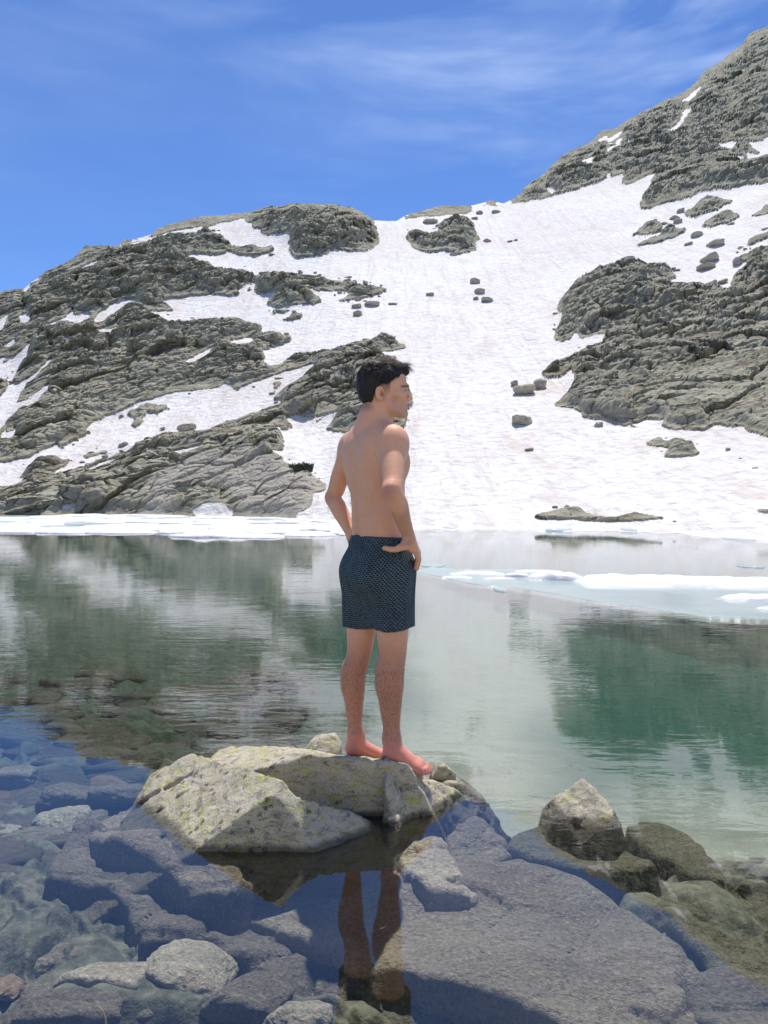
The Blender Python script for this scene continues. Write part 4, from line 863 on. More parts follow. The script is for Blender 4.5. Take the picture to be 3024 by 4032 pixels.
# A: the front wedge, lichen slab on the left, dark face in front
pk = A_(1146, 3080, 2.955); w1 = Wp(527, 3162); w2 = Wp(766, 3368); cA = A_(812, 3347, 2.94); tl = None
slab = plane3(w1, w2, pk)
front_ = plane3(A_(790, 3365, 2.915), A_(1264, 3375, 2.93), pk, up=(.3, -1, .3))
sideR = plane3(A_(1264, 3375, 2.93), A_(1520, 3262, 3.17), A_(1300, 3150, 3.08), up=(.6, -.5, .6))
topR = plane3(pk, A_(1300, 3128, 3.13), A_(1440, 3216, 3.2), up=(.3, 0, 1))
backA = (A_(762, 2981, 3.5), (-.15, .85, .5)); farl = (Wp(520, 3160), (-.93, .1, .28))
tlA = A_(762, 2981, 3.5)
backE = plane3(tlA, pk, (tlA + pk) / 2 + [.05, .16, -.3], up=(.4, 1, .2))
backF = plane3(pk, A_(1440, 3216, 3.16), (pk + A_(1440, 3216, 3.16)) / 2 + [0, .14, -.3], up=(.4, 1, .2))
crk = [(A_(560, 3140, 3.42), A_(740, 3070, 3.38))]
def cracksA(f, X, Y, Z):
    hp = lambda pn: ((X - pn[0][0]) * pn[1][0] + (Y - pn[0][1]) * pn[1][1] + (Z - pn[0][2]) * pn[1][2])
    f = np.maximum(f, np.minimum(hp(backE), hp(backF)))
    for a, b, r in ((A_(545, 3165, 3.37), A_(690, 3092, 3.36), .012), (A_(690, 3092, 3.36), A_(762, 3078, 3.36), .012), (A_(610, 3218, 3.26), A_(700, 3190, 3.24), .006)):
        ab = b - a; t_ = np.clip(((X - a[0]) * ab[0] + (Y - a[1]) * ab[1] + (Z - a[2]) * ab[2]) / (ab @ ab), 0, 1)
        d = np.sqrt((X - a[0] - t_ * ab[0]) ** 2 + (Y - a[1] - t_ * ab[1]) ** 2 + ((Z - a[2] - t_ * ab[2]) * .35) ** 2) - r * (1.2 - t_ * .5)
        f = np.maximum(f, -d)
    return f
o = rock_solid('boulder', None, planes=[slab, front_, sideR, topR, backA, farl, ((0, 0, -.75), (0, 0, -1))], bounds=((-2.0, 2.5, -.8), (.3, 3.9, .34)), seed=21, mat=MAT['near_rock'], noise=.012, h=.0095, k=.006, extra=cracksA)
tag(o, 'wedge shaped front boulder with a broad sunlit lichen slab and a dark front face', 'boulder')
# B: the block the man stands on
hR = A_(1512, 2995, 3.36); tR = A_(1690, 3050, 3.37); hL = A_(1360, 2972, 3.48)
topB = plane3(hR, tR, hL)
crest = [A_(1128, 2966, 3.24), A_(1453, 2990, 3.30), A_(1553, 3031, 3.29)]
darkB = plane3(A_(1218, 2972, 3.26), A_(1553, 3031, 3.27), A_(1218, 2972, 3.26) + [0, .006, -.2], up=(.1, -1, .2))
leftB = plane3(A_(1218, 2972, 3.26), A_(1020, 3040, 3.23), A_(825, 2986, 3.55), up=(-.4, -.3, 1))
capB = plane3(A_(1218, 2972, 3.26), A_(1001, 2938, 3.55), A_(1400, 2972, 3.50))
endB = plane3(A_(1596, 3045, 3.30), A_(1560, 3200, 3.2), A_(1660, 3050, 3.5), up=(1, -.2, .1))
o = rock_solid('boulder', None, planes=[topB, darkB, leftB, capB, (A_(1001, 2940, 3.62), (0, 1, .35)), (A_(825, 2990, 3.55), (-1, .2, .3)), (A_(1640, 3035, 3.42), (1, .0, .5)), ((0, 0, -.75), (0, 0, -1))], bounds=((-1.0, 3.0, -.8), (.42, 4.0, .34)), seed=33, mat=MAT['near_rock'], noise=.010, h=.0095, k=.006)
tag(o, 'block under the man\'s heels with a flat crest and a dark shaded side', 'boulder')
# D: the sunlit lichen toe of rock under the right foot
def mixD(f, X, Y, Z): return f
tD = plane3(A_(1540, 3055, 3.28), A_(1700, 3068, 3.38), A_(1670, 3200, 3.30), up=(.2, -.4, 1))
slopeD = plane3(A_(1700, 3068, 3.38), Wp(1806, 3150), Wp(1670, 3205), up=(.6, -.3, .8))
frD = plane3(Wp(1508, 3290), Wp(1670, 3208), A_(1560, 3150, 3.22), up=(.1, -1, .5))
o = rock_solid('boulder', None, planes=[topB, slopeD, frD, (A_(1520, 3100, 3.24), (-1, -.15, .05)), (A_(1700, 3050, 3.62), (.2, 1, .3)), ((0, 0, -.75), (0, 0, -1))], bounds=((-.1, 2.9, -.8), (.75, 3.9, .3)), seed=47, mat=MAT['near_rock'], noise=.022, h=.010)
tag(o, 'bright yellow lichened rock toe sloping into the water under the man\'s right foot', 'boulder')
def chunk(name, u, v, z, size, seed, mat, label, rotz=0, tilt=0, sub=5, zc=None):
    c = on_z(float(u), float(v), z); o = boulder(name, (c[0], c[1], c[2] if zc is None else zc), size, seed, MAT[mat], rotz=rotz, sub=sub, tilt=tilt); tag(o, label, 'rock'); return o
chunk('rock', 1262, 2965, .12, (.26, .16, .31), 611, 'near_rock', 'jagged tan rock peeking up behind the standing block, left of the heels', zc=.05)
chunk('rock', 1795, 3092, .0, (.26, .22, .14), 613, 'near_rock', 'low dark wet rock just breaking the surface right of the toes', zc=-.035, rotz=.3)
chunk('rock', 1740, 3070, .0, (.13, .16, .2), 617, 'near_rock', 'small brown rock wedged beside the toes', zc=.0)
# F: lone pyramid rock on the right
fp = A_(2291, 3062, 3.35); ring = [Wp(2140, 3166), Wp(2190, 3222), Wp(2260, 3256), Wp(2425, 3256), Wp(2452, 3222), Wp(2400, 3150), Wp(2250, 3120)]
cen = np.mean(ring, 0); ring = [cen + (r_ - cen) * .92 for r_ in ring]; pls = [((0, 0, -.45), (0, 0, -1))]
for a, b in zip(ring, ring[1:] + ring[:1]):
    out_ = (a + b) / 2 - cen; pls.append(plane3(fp, a, b, up=tuple(out_ + [0, 0, .05]))); pls.append((a, np.array([out_[0], out_[1], .03])))
o = rock_solid('boulder', None, planes=pls, bounds=((.45, 2.9, -.5), (1.35, 3.9, .25)), seed=59, mat=MAT['near_rock'], noise=.013, h=.008, k=.006)
tag(o, 'lone pyramid shaped lichened rock standing in the water on the right', 'boulder')

# sunken slabs: a traced outline on the level z, tilted top, rough sides
def sunken(name, outline, z, tilt, thick, seed, mat, label, h=.016, noise=.03, k=.022, ridges=()):
    P_ = np.array([on_z(float(u), float(v), z) for u, v in outline]); c = P_.mean(0)
    lo = P_.min(0) - .1; hi = P_.max(0) + .1; lo[2] = z - thick - .02; hi[2] = min(z + .35, -.02)
    F = Field(lo, hi, h); gx_, gy_ = F.ax[0], F.ax[1]; XX, YY = np.meshgrid(gx_, gy_, indexing='ij')
    wx_ = fbm(np.stack([XX * 3, YY * 3, XX * 0 + seed], -1), 4, seed) * .035
    e1_, e2_, e3_, e4_ = worley(np.stack([XX * 4.5, YY * 4.5, XX * 0 + seed], -1), seed + 40); wx_ = wx_ + e4_ * .02
    ins = np.zeros(XX.shape, bool); dist = np.full(XX.shape, 9.)
    for (ax, ay, _), (bx, by, _) in zip(P_, np.roll(P_, -1, 0)):
        c1 = (ay > YY) != (by > YY)
        if by != ay: ins ^= c1 & (XX < ax + (YY - ay) * (bx - ax) / (by - ay))
        L = (bx - ax) ** 2 + (by - ay) ** 2 + 1e-9; t_ = np.clip(((XX - ax) * (bx - ax) + (YY - ay) * (by - ay)) / L, 0, 1)
        dist = np.minimum(dist, np.hypot(XX - ax - t_ * (bx - ax), YY - ay - t_ * (by - ay)))
    sd = np.where(ins, -dist, dist) + wx_
    top = z + (XX - c[0]) * tilt[0] + (YY - c[1]) * tilt[1] + fbm(np.stack([XX * 2, YY * 3.2, XX * 0 + seed], -1), 6, seed + 2, .58) * noise * 2.2
    w_1, w_2, r_, t_ = worley(np.stack([XX * 2.2 + wx_ * 3, YY * 3.4, XX * 0 + .5], -1), seed)
    top = top + (t_ * 1.2 + r_) * noise * .8 - (1 - sstep(0, .05, w_2 - w_1)) * noise * .5
    for (ra, rb, hgt, wid) in ridges:
        a = on_z(float(ra[0]), float(ra[1]), z); b = on_z(float(rb[0]), float(rb[1]), z); L = ((b - a)[:2] ** 2).sum(); tq = np.clip(((XX - a[0]) * (b[0] - a[0]) + (YY - a[1]) * (b[1] - a[1])) / L, 0, 1)
        top = top + hgt * np.exp(-np.hypot(XX - a[0] - tq * (b[0] - a[0]), YY - a[1] - tq * (b[1] - a[1])) ** 2 / wid ** 2)
    zz = F.ax[2][None, None, :]
    d1 = np.broadcast_to(sd[:, :, None], F.F.shape); d1 = d1 + (zz - z) * .12; d2 = (zz - top[:, :, None]) * .8
    hh = np.maximum(k - np.abs(d1 - d2), 0) / k; f = np.maximum(d1, d2) + hh * hh * k * .25
    F.F = np.maximum(f, (z - thick) - zz).astype(np.float32); v, fc = F.mesh()
    o = mesh_obj(name, v, fc, MAT[mat]); tag(o, label, 'sunken rock'); return o
r7 = lambda pts: [(1512 + x * .9114, 2700 + y * .9114) for x, y in pts]
r6 = lambda pts: [(x * .9114, 2700 + y * .9114) for x, y in pts]
sunken('sunken_slab', r6([(385, 600), (600, 480), (1000, 560), (1150, 800), (1000, 900), (860, 870), (700, 790), (560, 740), (450, 690)]), -.07, (.05, .03), .3, 3, 'bed_rock', 'sunken ledge spreading left from under the wedge boulder')
sunken('sunken_slab', r6([(210, 860), (320, 690), (430, 690), (560, 750), (860, 885), (1000, 890), (1180, 960), (1480, 1100), (1480, 1462), (1380, 1420), (1200, 1290), (1050, 1180), (900, 1110), (640, 1100), (560, 1010), (440, 900)]), -.20, (-.03, .14), .5, 5, 'bed_rock_dark', 'huge dark sunken block sloping left below the wedge boulder', noise=.045)
sunken('sunken_slab', [(860, 3560), (1100, 3440), (1400, 3380), (1600, 3440), (1850, 3436), (2022, 3400), (2230, 3430), (2330, 3490), (2460, 3560), (2697, 3748), (2880, 3900), (3000, 4100), (2500, 4160), (2080, 3990), (1760, 3870), (1560, 3835), (1330, 3790), (1180, 3700)], -.18, (-.01, .05), .4, 8, 'bed_slab', 'broad pale sunken slab filling the lower right foreground', noise=.022, ridges=[((1560, 3835), (2200, 4010), .03, .06)])
sunken('sunken_slab', [(1250, 3900), (1500, 3880), (1700, 3930), (2050, 4060), (2600, 4250), (2500, 4600), (1300, 4600), (1180, 4200)], -.34, (.0, .25), .4, 9, 'bed_rock_dark', 'sunken shelf coloured dark as shade below the broad pale slab at the bottom edge', noise=.05)  # dark rock colour stands in for the shaded face under the slab edge
sunken('sunken_rock', r7([(70, 660), (110, 640), (210, 645), (260, 700), (330, 790), (375, 865), (300, 885), (190, 890), (120, 840), (75, 760)]), -.11, (.0, .1), .4, 12, 'bed_rock_pale', 'pale lit sunken boulder right below the toe of rock', noise=.025, h=.012)
sunken('sunken_rock', r7([(230, 650), (320, 605), (420, 610), (540, 690), (545, 730), (440, 765), (370, 800), (300, 740)]), -.14, (.04, .08), .4, 14, 'bed_rock', 'second sunken boulder right of the pale lit one', noise=.03, h=.012)
sunken('sunken_slab', r7([(545, 690), (600, 640), (680, 615), (900, 620), (1000, 680), (1180, 768), (1050, 775), (800, 765), (640, 745)]), -.12, (-.01, .0), .3, 16, 'bed_olive', 'flat olive slab under water at the foot of the pyramid rock', noise=.012)
sunken('sunken_slab', r7([(1040, 600), (1200, 600), (1400, 690), (1452, 800), (1440, 840), (1300, 790), (1180, 720), (1090, 660)]), -.23, (.0, .0), .3, 18, 'bed_olive', 'slanting flat slab under water right of the pyramid rock', noise=.012)
sunken('sunken_slab', r7([(940, 870), (1100, 840), (1400, 870), (1659, 860), (2000, 900), (2000, 1300), (1659, 1330), (1480, 1300), (1300, 1150), (1080, 960)]), -.25, (.01, .0), .3, 20, 'bed_olive', 'large olive sunken rock at the right edge', noise=.05)
sunken('sunken_rock', r7([(1300, 1290), (1480, 1230), (1659, 1300), (1900, 1350), (1900, 1500), (1500, 1500), (1350, 1380)]), -.2, (.02, .0), .3, 22, 'bed_rock_dark', 'dark sunken rock in the lower right corner')
def strand_tube(name, pts, r, mat, parent=None):
    P_ = np.array(pts, float); vs = []; n = len(P_)
    for i, p in enumerate(P_):
        d = P_[min(i + 1, n - 1)] - P_[max(i - 1, 0)]; d /= np.linalg.norm(d) + 1e-9; a = np.cross(d, (0, 1, .01)); a /= np.linalg.norm(a) + 1e-9; b = np.cross(d, a); rr_ = r * (1 - .7 * i / (n - 1))
        for k_ in range(5): vs.append(p + (a * math.cos(k_ * 1.2566) + b * math.sin(k_ * 1.2566)) * rr_)
    F = [(i * 5 + k_, i * 5 + (k_ + 1) % 5, (i + 1) * 5 + (k_ + 1) % 5, (i + 1) * 5 + k_) for i in range(n - 1) for k_ in range(5)]
    return mesh_obj(name, vs, F, mat, parent)
tag(strand_tube('dry_stem', [on_z(u, v, z) for u, v, z in ((418., 4055., -.06), (415., 4010., -.03), (405., 3985., -.01), (396., 3970., .01), (385., 3958., .02))], .0028, MAT['straw']), 'pale dry grass stem in the water at the lower left', 'stem')
tag(strand_tube('dry_stem', [on_z(u, v, -.2) for u, v in ((2400., 3880.), (2560., 3888.), (2720., 3893.))], .003, MAT['straw']), 'thin pale twig lying on the broad pale slab', 'stem')

# ------------------------------------------------------------------ the man
fwd = np.array([.87, .49, 0]); rgt_ = np.array([.49, -.87, 0]); up_ = np.array([0, 0, 1.0])
BM = np.array([rgt_, fwd, up_])                       # body axes
G = lambda u, v, d: at(float(u), float(v), d)
MAN_LO = (-.38, 3.0, .06); MAN_HI = (.30, 3.78, 1.93)
B = Field(MAN_LO, MAN_HI, .0034)
def toe_foot(F, heel, d, lat, ankle, side):
    """foot lying along d; lat = unit vector towards the little toe"""
    up = np.cross(lat, d); up = up / np.linalg.norm(up); up = up if up[2] > 0 else -up
    q = lambda a, b, c: heel + d * a + lat * b + up * c
    F.ell(q(.028, 0, .030), (.036, .030, .034), np.array([d, lat, up]), .02)
    F.cap(q(.035, 0, .045), ankle, .034, .036, .03)
    F.cap(q(.05, .004, .05), q(.15, .006, .026), .036, .022, .03, flat=up, fl=.9)
    F.cap(q(.04, .010, .026), q(.155, .026, .018), .026, .018, .02)
    F.cap(q(.07, -.014, .045), q(.165, -.026, .022), .026, .020, .025)
    F.cap(q(.15, .02, .018), q(.165, -.022, .022), .019, .021, .02)
    ax = ((-.030, .176, .218, .0135), (-.010, .180, .219, .0098), (.006, .176, .209, .0092), (.020, .170, .197, .0088), (.033, .160, .182, .0085))
    for b, a0, a1, r in ax:
        m = (a0 + a1) / 2
        F.chain([(q(a0 - .02, b, .018), r), (q(m, b * 1.04, .019 + r * .35), r), (q(a1, b * 1.06, r * .95), r * .95)], .006)
    F.cap(ankle + np.array([0, 0, -.005]) - lat * .012, ankle - lat * .024, .016, .012, .015)
    F.cap(ankle + lat * .012, ankle + lat * .027 - up * .008, .016, .012, .015)
def soft(pts, n=4):
    P_ = np.array([np.append(p, r) for p, r in pts]); out = []
    for i in range(len(P_) - 1):
        a, b, c, d = P_[max(i - 1, 0)], P_[i], P_[i + 1], P_[min(i + 2, len(P_) - 1)]
        for j in range(n):
            t = j / n; q_ = .5 * (2 * b + (c - a) * t + (2 * a - 5 * b + 4 * c - d) * t * t + (3 * b - a - 3 * c + d) * t ** 3); out.append((q_[:3], q_[3]))
    out.append((P_[-1][:3], P_[-1][3])); return out
# legs
dR = np.array([.935, .02, -.30]); dR /= np.linalg.norm(dR); latR = np.cross(dR, (0, 0, 1)); latR /= np.linalg.norm(latR)
latR = latR + np.array([0, 0, -.08]); latR -= dR * (latR @ dR); latR /= np.linalg.norm(latR)
heelR = G(1506, 2990, 3.36); ankR = G(1543, 2912, 3.362)
toe_foot(B, heelR, dR, latR, ankR, 1)
dL = np.array([.90, .30, -.20]); dL /= np.linalg.norm(dL); latL = -np.cross(dL, (0, 0, 1)); latL /= np.linalg.norm(latL)
heelL = G(1362, 2972, 3.47); ankL = G(1402, 2894, 3.475)
toe_foot(B, heelL, dL, latL, ankL, -1)
B.chain(soft([(ankR + [0, 0, .0], .036), (G(1541, 2850, 3.365), .0385), (G(1538, 2790, 3.36), .047), (G(1536, 2700, 3.355), .058), (G(1537, 2640, 3.35), .061), (G(1546, 2570, 3.345), .0605), (G(1545, 2490, 3.335), .069), (G(1542, 2400, 3.33), .075), (G(1540, 2300, 3.33), .082)]), .03)
B.cap(G(1529, 2700, 3.34), G(1527, 2640, 3.34), .045, .042, .04)
B.chain(soft([(ankL, .031), (G(1397, 2850, 3.475), .032), (G(1395, 2790, 3.475), .040), (G(1392, 2690, 3.47), .052), (G(1396, 2640, 3.465), .053), (G(1414, 2570, 3.46), .0555), (G(1422, 2490, 3.46), .064), (G(1430, 2400, 3.46), .07), (G(1438, 2300, 3.46), .078)]), .03)
B.cap(G(1384, 2700, 3.46), G(1386, 2640, 3.46), .038, .037, .04)
# trunk
pel = G(1488, 2220, 3.395)
def bq(u, v, d): return G(u, v, d)
B.ell(pel, (.158, .108, .15), BM, .05)
B.ell(G(1484, 2090, 3.395), (.140, .094, .13), BM, .06)
B.ell(G(1486, 1975, 3.395), (.138, .095, .14), BM, .06)
B.ell(G(1484, 1850, 3.395), (.158, .112, .16), BM, .06)
B.ell(G(1476, 1765, 3.395), (.150, .102, .11), BM, .06)
# lats, shoulder blades, erectors, pecs, belly
for sgn in (-1, 1):
    c0 = G(1484, 1850, 3.395)
    B.ell(c0 + rgt_ * sgn * .105 - fwd * .035 + up_ * .03, (.055, .06, .13), BM, .05)
    B.ell(c0 + rgt_ * sgn * .075 - fwd * .082 + up_ * .075, (.048, .027, .078), BM, .045)
    B.cap(G(1484, 2090, 3.395) + rgt_ * sgn * .03 - fwd * .072, G(1484, 1850, 3.395) + rgt_ * sgn * .034 - fwd * .088, .018, .018, .04)
    B.ell(c0 + rgt_ * sgn * .062 + fwd * .078 + up_ * .03, (.070, .030, .06), BM, .04)
B.ell(G(1487, 2030, 3.395) + fwd * .055, (.10, .05, .14), BM, .05)
sp0 = G(1484, 2120, 3.395) - fwd * .108; sp1 = G(1480, 1720, 3.395) - fwd * .125
B.cap(sp0, G(1484, 1930, 3.395) - fwd * .122, .005, .005, .04, 'sub'); B.cap(G(1484, 1930, 3.395) - fwd * .122, sp1 - fwd * .012, .005, .004, .04, 'sub')
# shoulders, traps, neck
elR = G(1546, 1935, 3.09); wrR = G(1608, 2108, 3.215); elL = G(1312, 1958, 3.60); wrL = G(1384, 2102, 3.50)
shR = G(1548, 1742, 3.255); shL = G(1392, 1758, 3.54); nb = G(1478, 1700, 3.385); nt = G(1494, 1612, 3.385)
B.cap(shR, shL, .050, .046, .05)
B.chain([(nb - fwd * .015, .058), (nt - fwd * .012, .052)], .03)
B.cap(G(1476, 1668, 3.385) - fwd * .02, shR + up_ * .018, .045, .034, .05); B.cap(G(1476, 1668, 3.385) - fwd * .02, shL + up_ * .016, .045, .034, .05)
B.ell(shR * .88 + elR * .12 + rgt_ * .002, (.055, .056, .085), BM, .05); B.ell(shL * .88 + elL * .12 - rgt_ * .004, (.052, .053, .082), BM, .05)
# arms
elR = G(1546, 1935, 3.09); wrR = G(1608, 2108, 3.215)
B.chain(soft([(shR, .053), (shR * .6 + elR * .4 + np.array([.003, 0, 0]) - fwd * .004, .050), (shR * .2 + elR * .8, .042), (elR, .0385), (elR * .72 + wrR * .28 + [.003, 0, 0], .0405), (elR * .35 + wrR * .65, .033), (wrR, .0265)]), .03)
B.ell(elR + [-.014, -.012, .0], (.024, .024, .028), None, .025)
elL = G(1312, 1958, 3.60); wrL = G(1384, 2102, 3.50)
B.chain(soft([(shL, .050), (shL * .5 + elL * .5 + np.array([-.006, 0, 0]), .045), (shL * .15 + elL * .85, .039), (elL, .036), (elL * .68 + wrL * .32, .0385), (elL * .3 + wrL * .7, .031), (wrL, .026)]), .03)
B.ell(elL + [-.010, -.004, -.006], (.024, .024, .026), None, .02)
# right hand on the hip: thumb back, fingers round the front
kn = [G(1637, 2172, 3.235), G(1643, 2176, 3.26), G(1644, 2172, 3.285), G(1641, 2163, 3.308)]
for i, p in enumerate(kn):
    B.cap(wrR + np.array([.004, .010 * i - .006, -.012]), p, .022, .0145, .012)
tips = [[(G(1646, 2203, 3.262), .0100), (G(1637, 2238, 3.292), .0092)], [(G(1651, 2203, 3.29), .0102), (G(1641, 2240, 3.325), .0094)], [(G(1650, 2198, 3.318), .0100), (G(1641, 2234, 3.352), .0092)], [(G(1644, 2188, 3.338), .0090), (G(1636, 2218, 3.365), .0082)]]
for p, t_ in zip(kn, tips): B.chain([(p, .0125)] + t_, .005)
B.chain([(wrR + [-.004, -.012, -.02], .020), (G(1590, 2150, 3.205), .0185), (G(1560, 2163, 3.195), .0128), (G(1538, 2164, 3.20), .0118), (G(1514, 2158, 3.205), .0098)], .010)
B.cap(G(1596, 2146, 3.21), G(1630, 2168, 3.228), .015, .012, .012)
# left hand, mostly behind the waist
knl = [G(1392, 2150, 3.565 + .0), G(1386, 2150, 3.585), G(1384, 2146, 3.60), G(1384, 2138, 3.615)]
for i, p in enumerate(knl):
    B.cap(wrL + np.array([0, .006 * i, -.01]), p, .020, .013, .012)
    e1 = p + fwd * .035 - up_ * .012 + rgt_ * .004; B.chain([(p, .011), (e1, .0095), (e1 + fwd * .026 - up_ * .02 + rgt_ * .012, .0085)], .005)
B.chain([(wrL + [0, -.004, -.015], .016), (G(1400, 2135, 3.49), .013), (G(1412, 2150, 3.475), .0105)], .008)
# ---- head
fh = np.array([.965, .262, 0]); fh /= np.linalg.norm(fh); rh = np.array([fh[1], -fh[0], 0]); uh = up_
HC = G(1508, 1520, 3.385); HM = np.array([fh, rh, uh])
q = lambda a, b, c: HC + fh * a + rh * b + uh * c
E = lambda a, b, c, ra, rb, rc, k=.02, mode='add': B.ell(q(a, b, c), (ra, rb, rc), HM, k, mode)
C = lambda p0, p1, r0, r1=None, k=.01, mode='add', **kw: B.cap(q(*p0), q(*p1), r0, r1, k, mode, **kw)
E(-.006, 0, .012, .096, .076, .090)
E(.052, 0, .018, .052, .060, .058)
E(.058, 0, -.055, .050, .053, .070)
for s in (-1, 1):
    C((.004, s * .050, -.060), (.022, s * .050, -.098), .020, .018, .02); C((.022, s * .050, -.098), (.090, s * .022, -.123), .018, .015, .02)
    C((.076, s * .043, -.040), (.040, s * .060, -.038), .018, .016, .02)
E(.098, 0, -.120, .018, .022, .016, .014)
C((.098, -.032, -.002), (.098, .032, -.002), .0125, k=.014)
E(.094, 0, -.083, .024, .028, .022, .015)
for s in (-1, 1): C((.114, s * .034, -.022), (.116, s * .030, -.021), .011, k=.010, mode='sub')
C((.106, 0, -.016), (.122, 0, -.044), .0075, .0095, k=.010); E(.127, 0, -.049, .0110, .0098, .0088, .005)
for s in (-1, 1): E(.115, s * .0125, -.056, .0100, .0062, .0066, .004)
for s in (-1, 1): E(.0870, s * .031, -.022, .0130, .0130, .0120, .004)
C((.1135, -.016, -.0775), (.1135, .016, -.0775), .0052, k=.005); C((.1105, -.014, -.0885), (.1105, .014, -.0885), .0062, k=.005)
C((.1200, -.024, -.0825), (.1200, .024, -.0825), .0026, k=.003, mode='sub'); C((.1190, -.018, -.099), (.1190, .018, -.099), .0045, k=.008, mode='sub')
for s in (-1, 1):
    E(-.036, s * .0755, -.044, .0175, .0085, .0300, .004); E(-.027, s * .0855, -.043, .0095, .0105, .0165, .003, 'sub')
    pts_ = [(-.002, -.030), (.000, -.020), (-.002, -.012)]
    ring = [(-.004 + .0 * a, 0, 0) for a in range(0)]
    ar = [(-.036 + .0165 * math.cos(a), s * (.081 + .002 * math.sin(a)), -.040 + .0235 * math.sin(a)) for a in np.linspace(-.5, 3.9, 9)]
    for p0, p1 in zip(ar[:-1], ar[1:]): C(p0, p1, .0034, k=.003)
    C((-.026, s * .0785, -.068), (-.030, s * .079, -.064), .0062, k=.005)
C((-.030, 0, -.070), (-.045, 0, -.150), .052, .054, .03)
C((.015, 0, -.11), (-.005, 0, -.19), .036, .045, .03)
V_, F_ = B.mesh()
del B
# keep one continuous body, colour its skin
hl = (V_ - HC) @ HM.T; ha, hbb, hc_ = hl[:, 0], np.abs(hl[:, 1]), hl[:, 2]
base = np.array([.73, .40, .25]); col = np.tile(base, (len(V_), 1)).astype(np.float32)
def paint(w, c, amt=1.0):
    global col
    w = np.clip(w * amt, 0, 1)[:, None]; col = col * (1 - w) + np.array(c) * w
nv = fbm(V_ * 9, 4, 3); nf = fbm(V_ * 60, 3, 5)
paint(sstep(-.2, .6, nv), (.72, .37, .25), .3)
zz_ = V_[:, 2]
paint(sstep(.80, .62, zz_), (.52, .245, .155), .85); paint(sstep(.36, .24, zz_), (.66, .25, .19), .8)         # redder, tanned legs and feet
def spot(p, r, c, amt): paint(np.exp(-((V_ - p) ** 2).sum(1) / r ** 2), c, amt)
spot(elR + [-.02, -.04, 0], .035, (.42, .17, .14), .7); spot(elL + [-.02, -.03, 0], .03, (.45, .2, .15), .5)
arm = sstep(.06, .03, np.abs((V_ - (elR + wrR) / 2) @ np.array([0, 1, 0]))) * (V_[:, 0] > .03) * sstep(1.42, 1.35, zz_) * (zz_ > 1.16)
paint(arm * (np.linalg.norm(np.cross(V_ - elR, (wrR - elR) / np.linalg.norm(wrR - elR)), axis=1) < .06), (.47, .25, .17), .6)
spot(G(1375, 1772, 3.42), .02, (.62, .22, .2), .45)
hd = zz_ > HC[2] - .16
st_ = sstep(-.045, -.095, hc_ + .25 * (ha - .06)) * sstep(-.02, .04, ha) * hd * sstep(-.165, -.14, hc_)
paint(st_ * (.5 + .3 * nf), (.36, .23, .165), .62)                                                             # stubble
paint(np.exp(-((ha - .112) ** 2 / .010 ** 2 + (hc_ + .0825) ** 2 / .006 ** 2)) * (hbb < .026) * hd, (.45, .14, .13), .85)
paint(np.exp(-((hc_ + .0825) ** 2 / .0022 ** 2)) * (hbb < .027) * (ha > .09) * hd, (.12, .04, .04), .9)
brow_c = .0035 - .35 * np.clip(hbb - .028, 0, 1) - .25 * np.clip(.018 - hbb, 0, 1)
paint(np.exp(-((hc_ - brow_c) ** 2 / .0045 ** 2)) * sstep(.006, .012, hbb) * sstep(.062, .052, hbb) * (ha > .06) * hd, (.030, .018, .015), .97)
paint(np.exp(-((hc_ + .0185 + .15 * np.clip(hbb - .03, -.1, 1)) ** 2 / .0032 ** 2)) * sstep(.012, .018, hbb) * sstep(.052, .046, hbb) * (ha > .075) * hd, (.03, .018, .015), .92)
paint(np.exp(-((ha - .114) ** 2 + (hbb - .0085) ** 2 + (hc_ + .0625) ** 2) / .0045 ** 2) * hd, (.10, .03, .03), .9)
paint(np.exp(-((ha + .025) ** 2 / .007 ** 2 + (hc_ + .047) ** 2 / .012 ** 2)) * (hbb > .068) * hd, (.28, .08, .06), .9)  # inner shade of the ear hollow, painted into the skin colour
fadeh = sstep(-.055, .0, hc_ + .0) * sstep(.018, .009, ha) * sstep(-.06, -.05, ha) + sstep(-.13, -.095, hc_) * sstep(-.045, -.075, ha) * .7
paint(np.clip(fadeh, 0, 1) * hd * (1 - (hbb > .074) * (hc_ < -.012) * (np.abs(ha + .036) < .022)), (.10, .075, .06), .72)
wet_ = sstep(.9, .2, zz_) * 0
def skin_material():
    t = NT('skin'); v = t.coord(); c = t.attr('skin_tone', 'Color'); n = t.noise(v, 45, 5, .6); c = t.mix(t.ramp(n, .35, .7, 0, .22), c, t.mix(1.0, c, (.82, .62, .56), 'MULTIPLY'))
    hr = t.noise(t.coord((1, 1, .16), (.1, .06, 0)), 420, 3, .6); c = t.mix(t.math('MULTIPLY', t.attr('hairy'), t.ramp(hr, .47, .64, 0, .5)), c, (.15, .06, .04))
    f = t.noise(v, 260, 4, .6)
    b = t.pbr(c, .56, t.bump(f, .3, .0016), .35); b.inputs['Subsurface Weight'].default_value = .18; b.inputs['Subsurface Radius'].default_value = (1, .35, .2); b.inputs['Subsurface Scale'].default_value = .012
    return t.m
MAT['skin'] = skin_material()
man = bpy.data.objects.new('person', None); scene.collection.objects.link(man); man.location = (0, 3.4, .2)
tag(man, 'bare chested man in dark patterned swim shorts standing with hands on hips on a boulder', 'person')
def child(name, V, F, mat, attrs=None, smooth=True, parent=man):
    o = mesh_obj(name, np.asarray(V) - np.array(man.location), F, mat, parent, smooth=smooth, attrs=attrs); return o
hairy = sstep(.72, .60, V_[:, 2]) * sstep(.26, .33, V_[:, 2]) + .45 * np.clip(arm, 0, 1) * sstep(.2, .6, fbm(V_ * 12, 2, 8) + .5)
body = child('body', V_, F_, MAT['skin'], {'skin_tone': col, 'hairy': hairy})
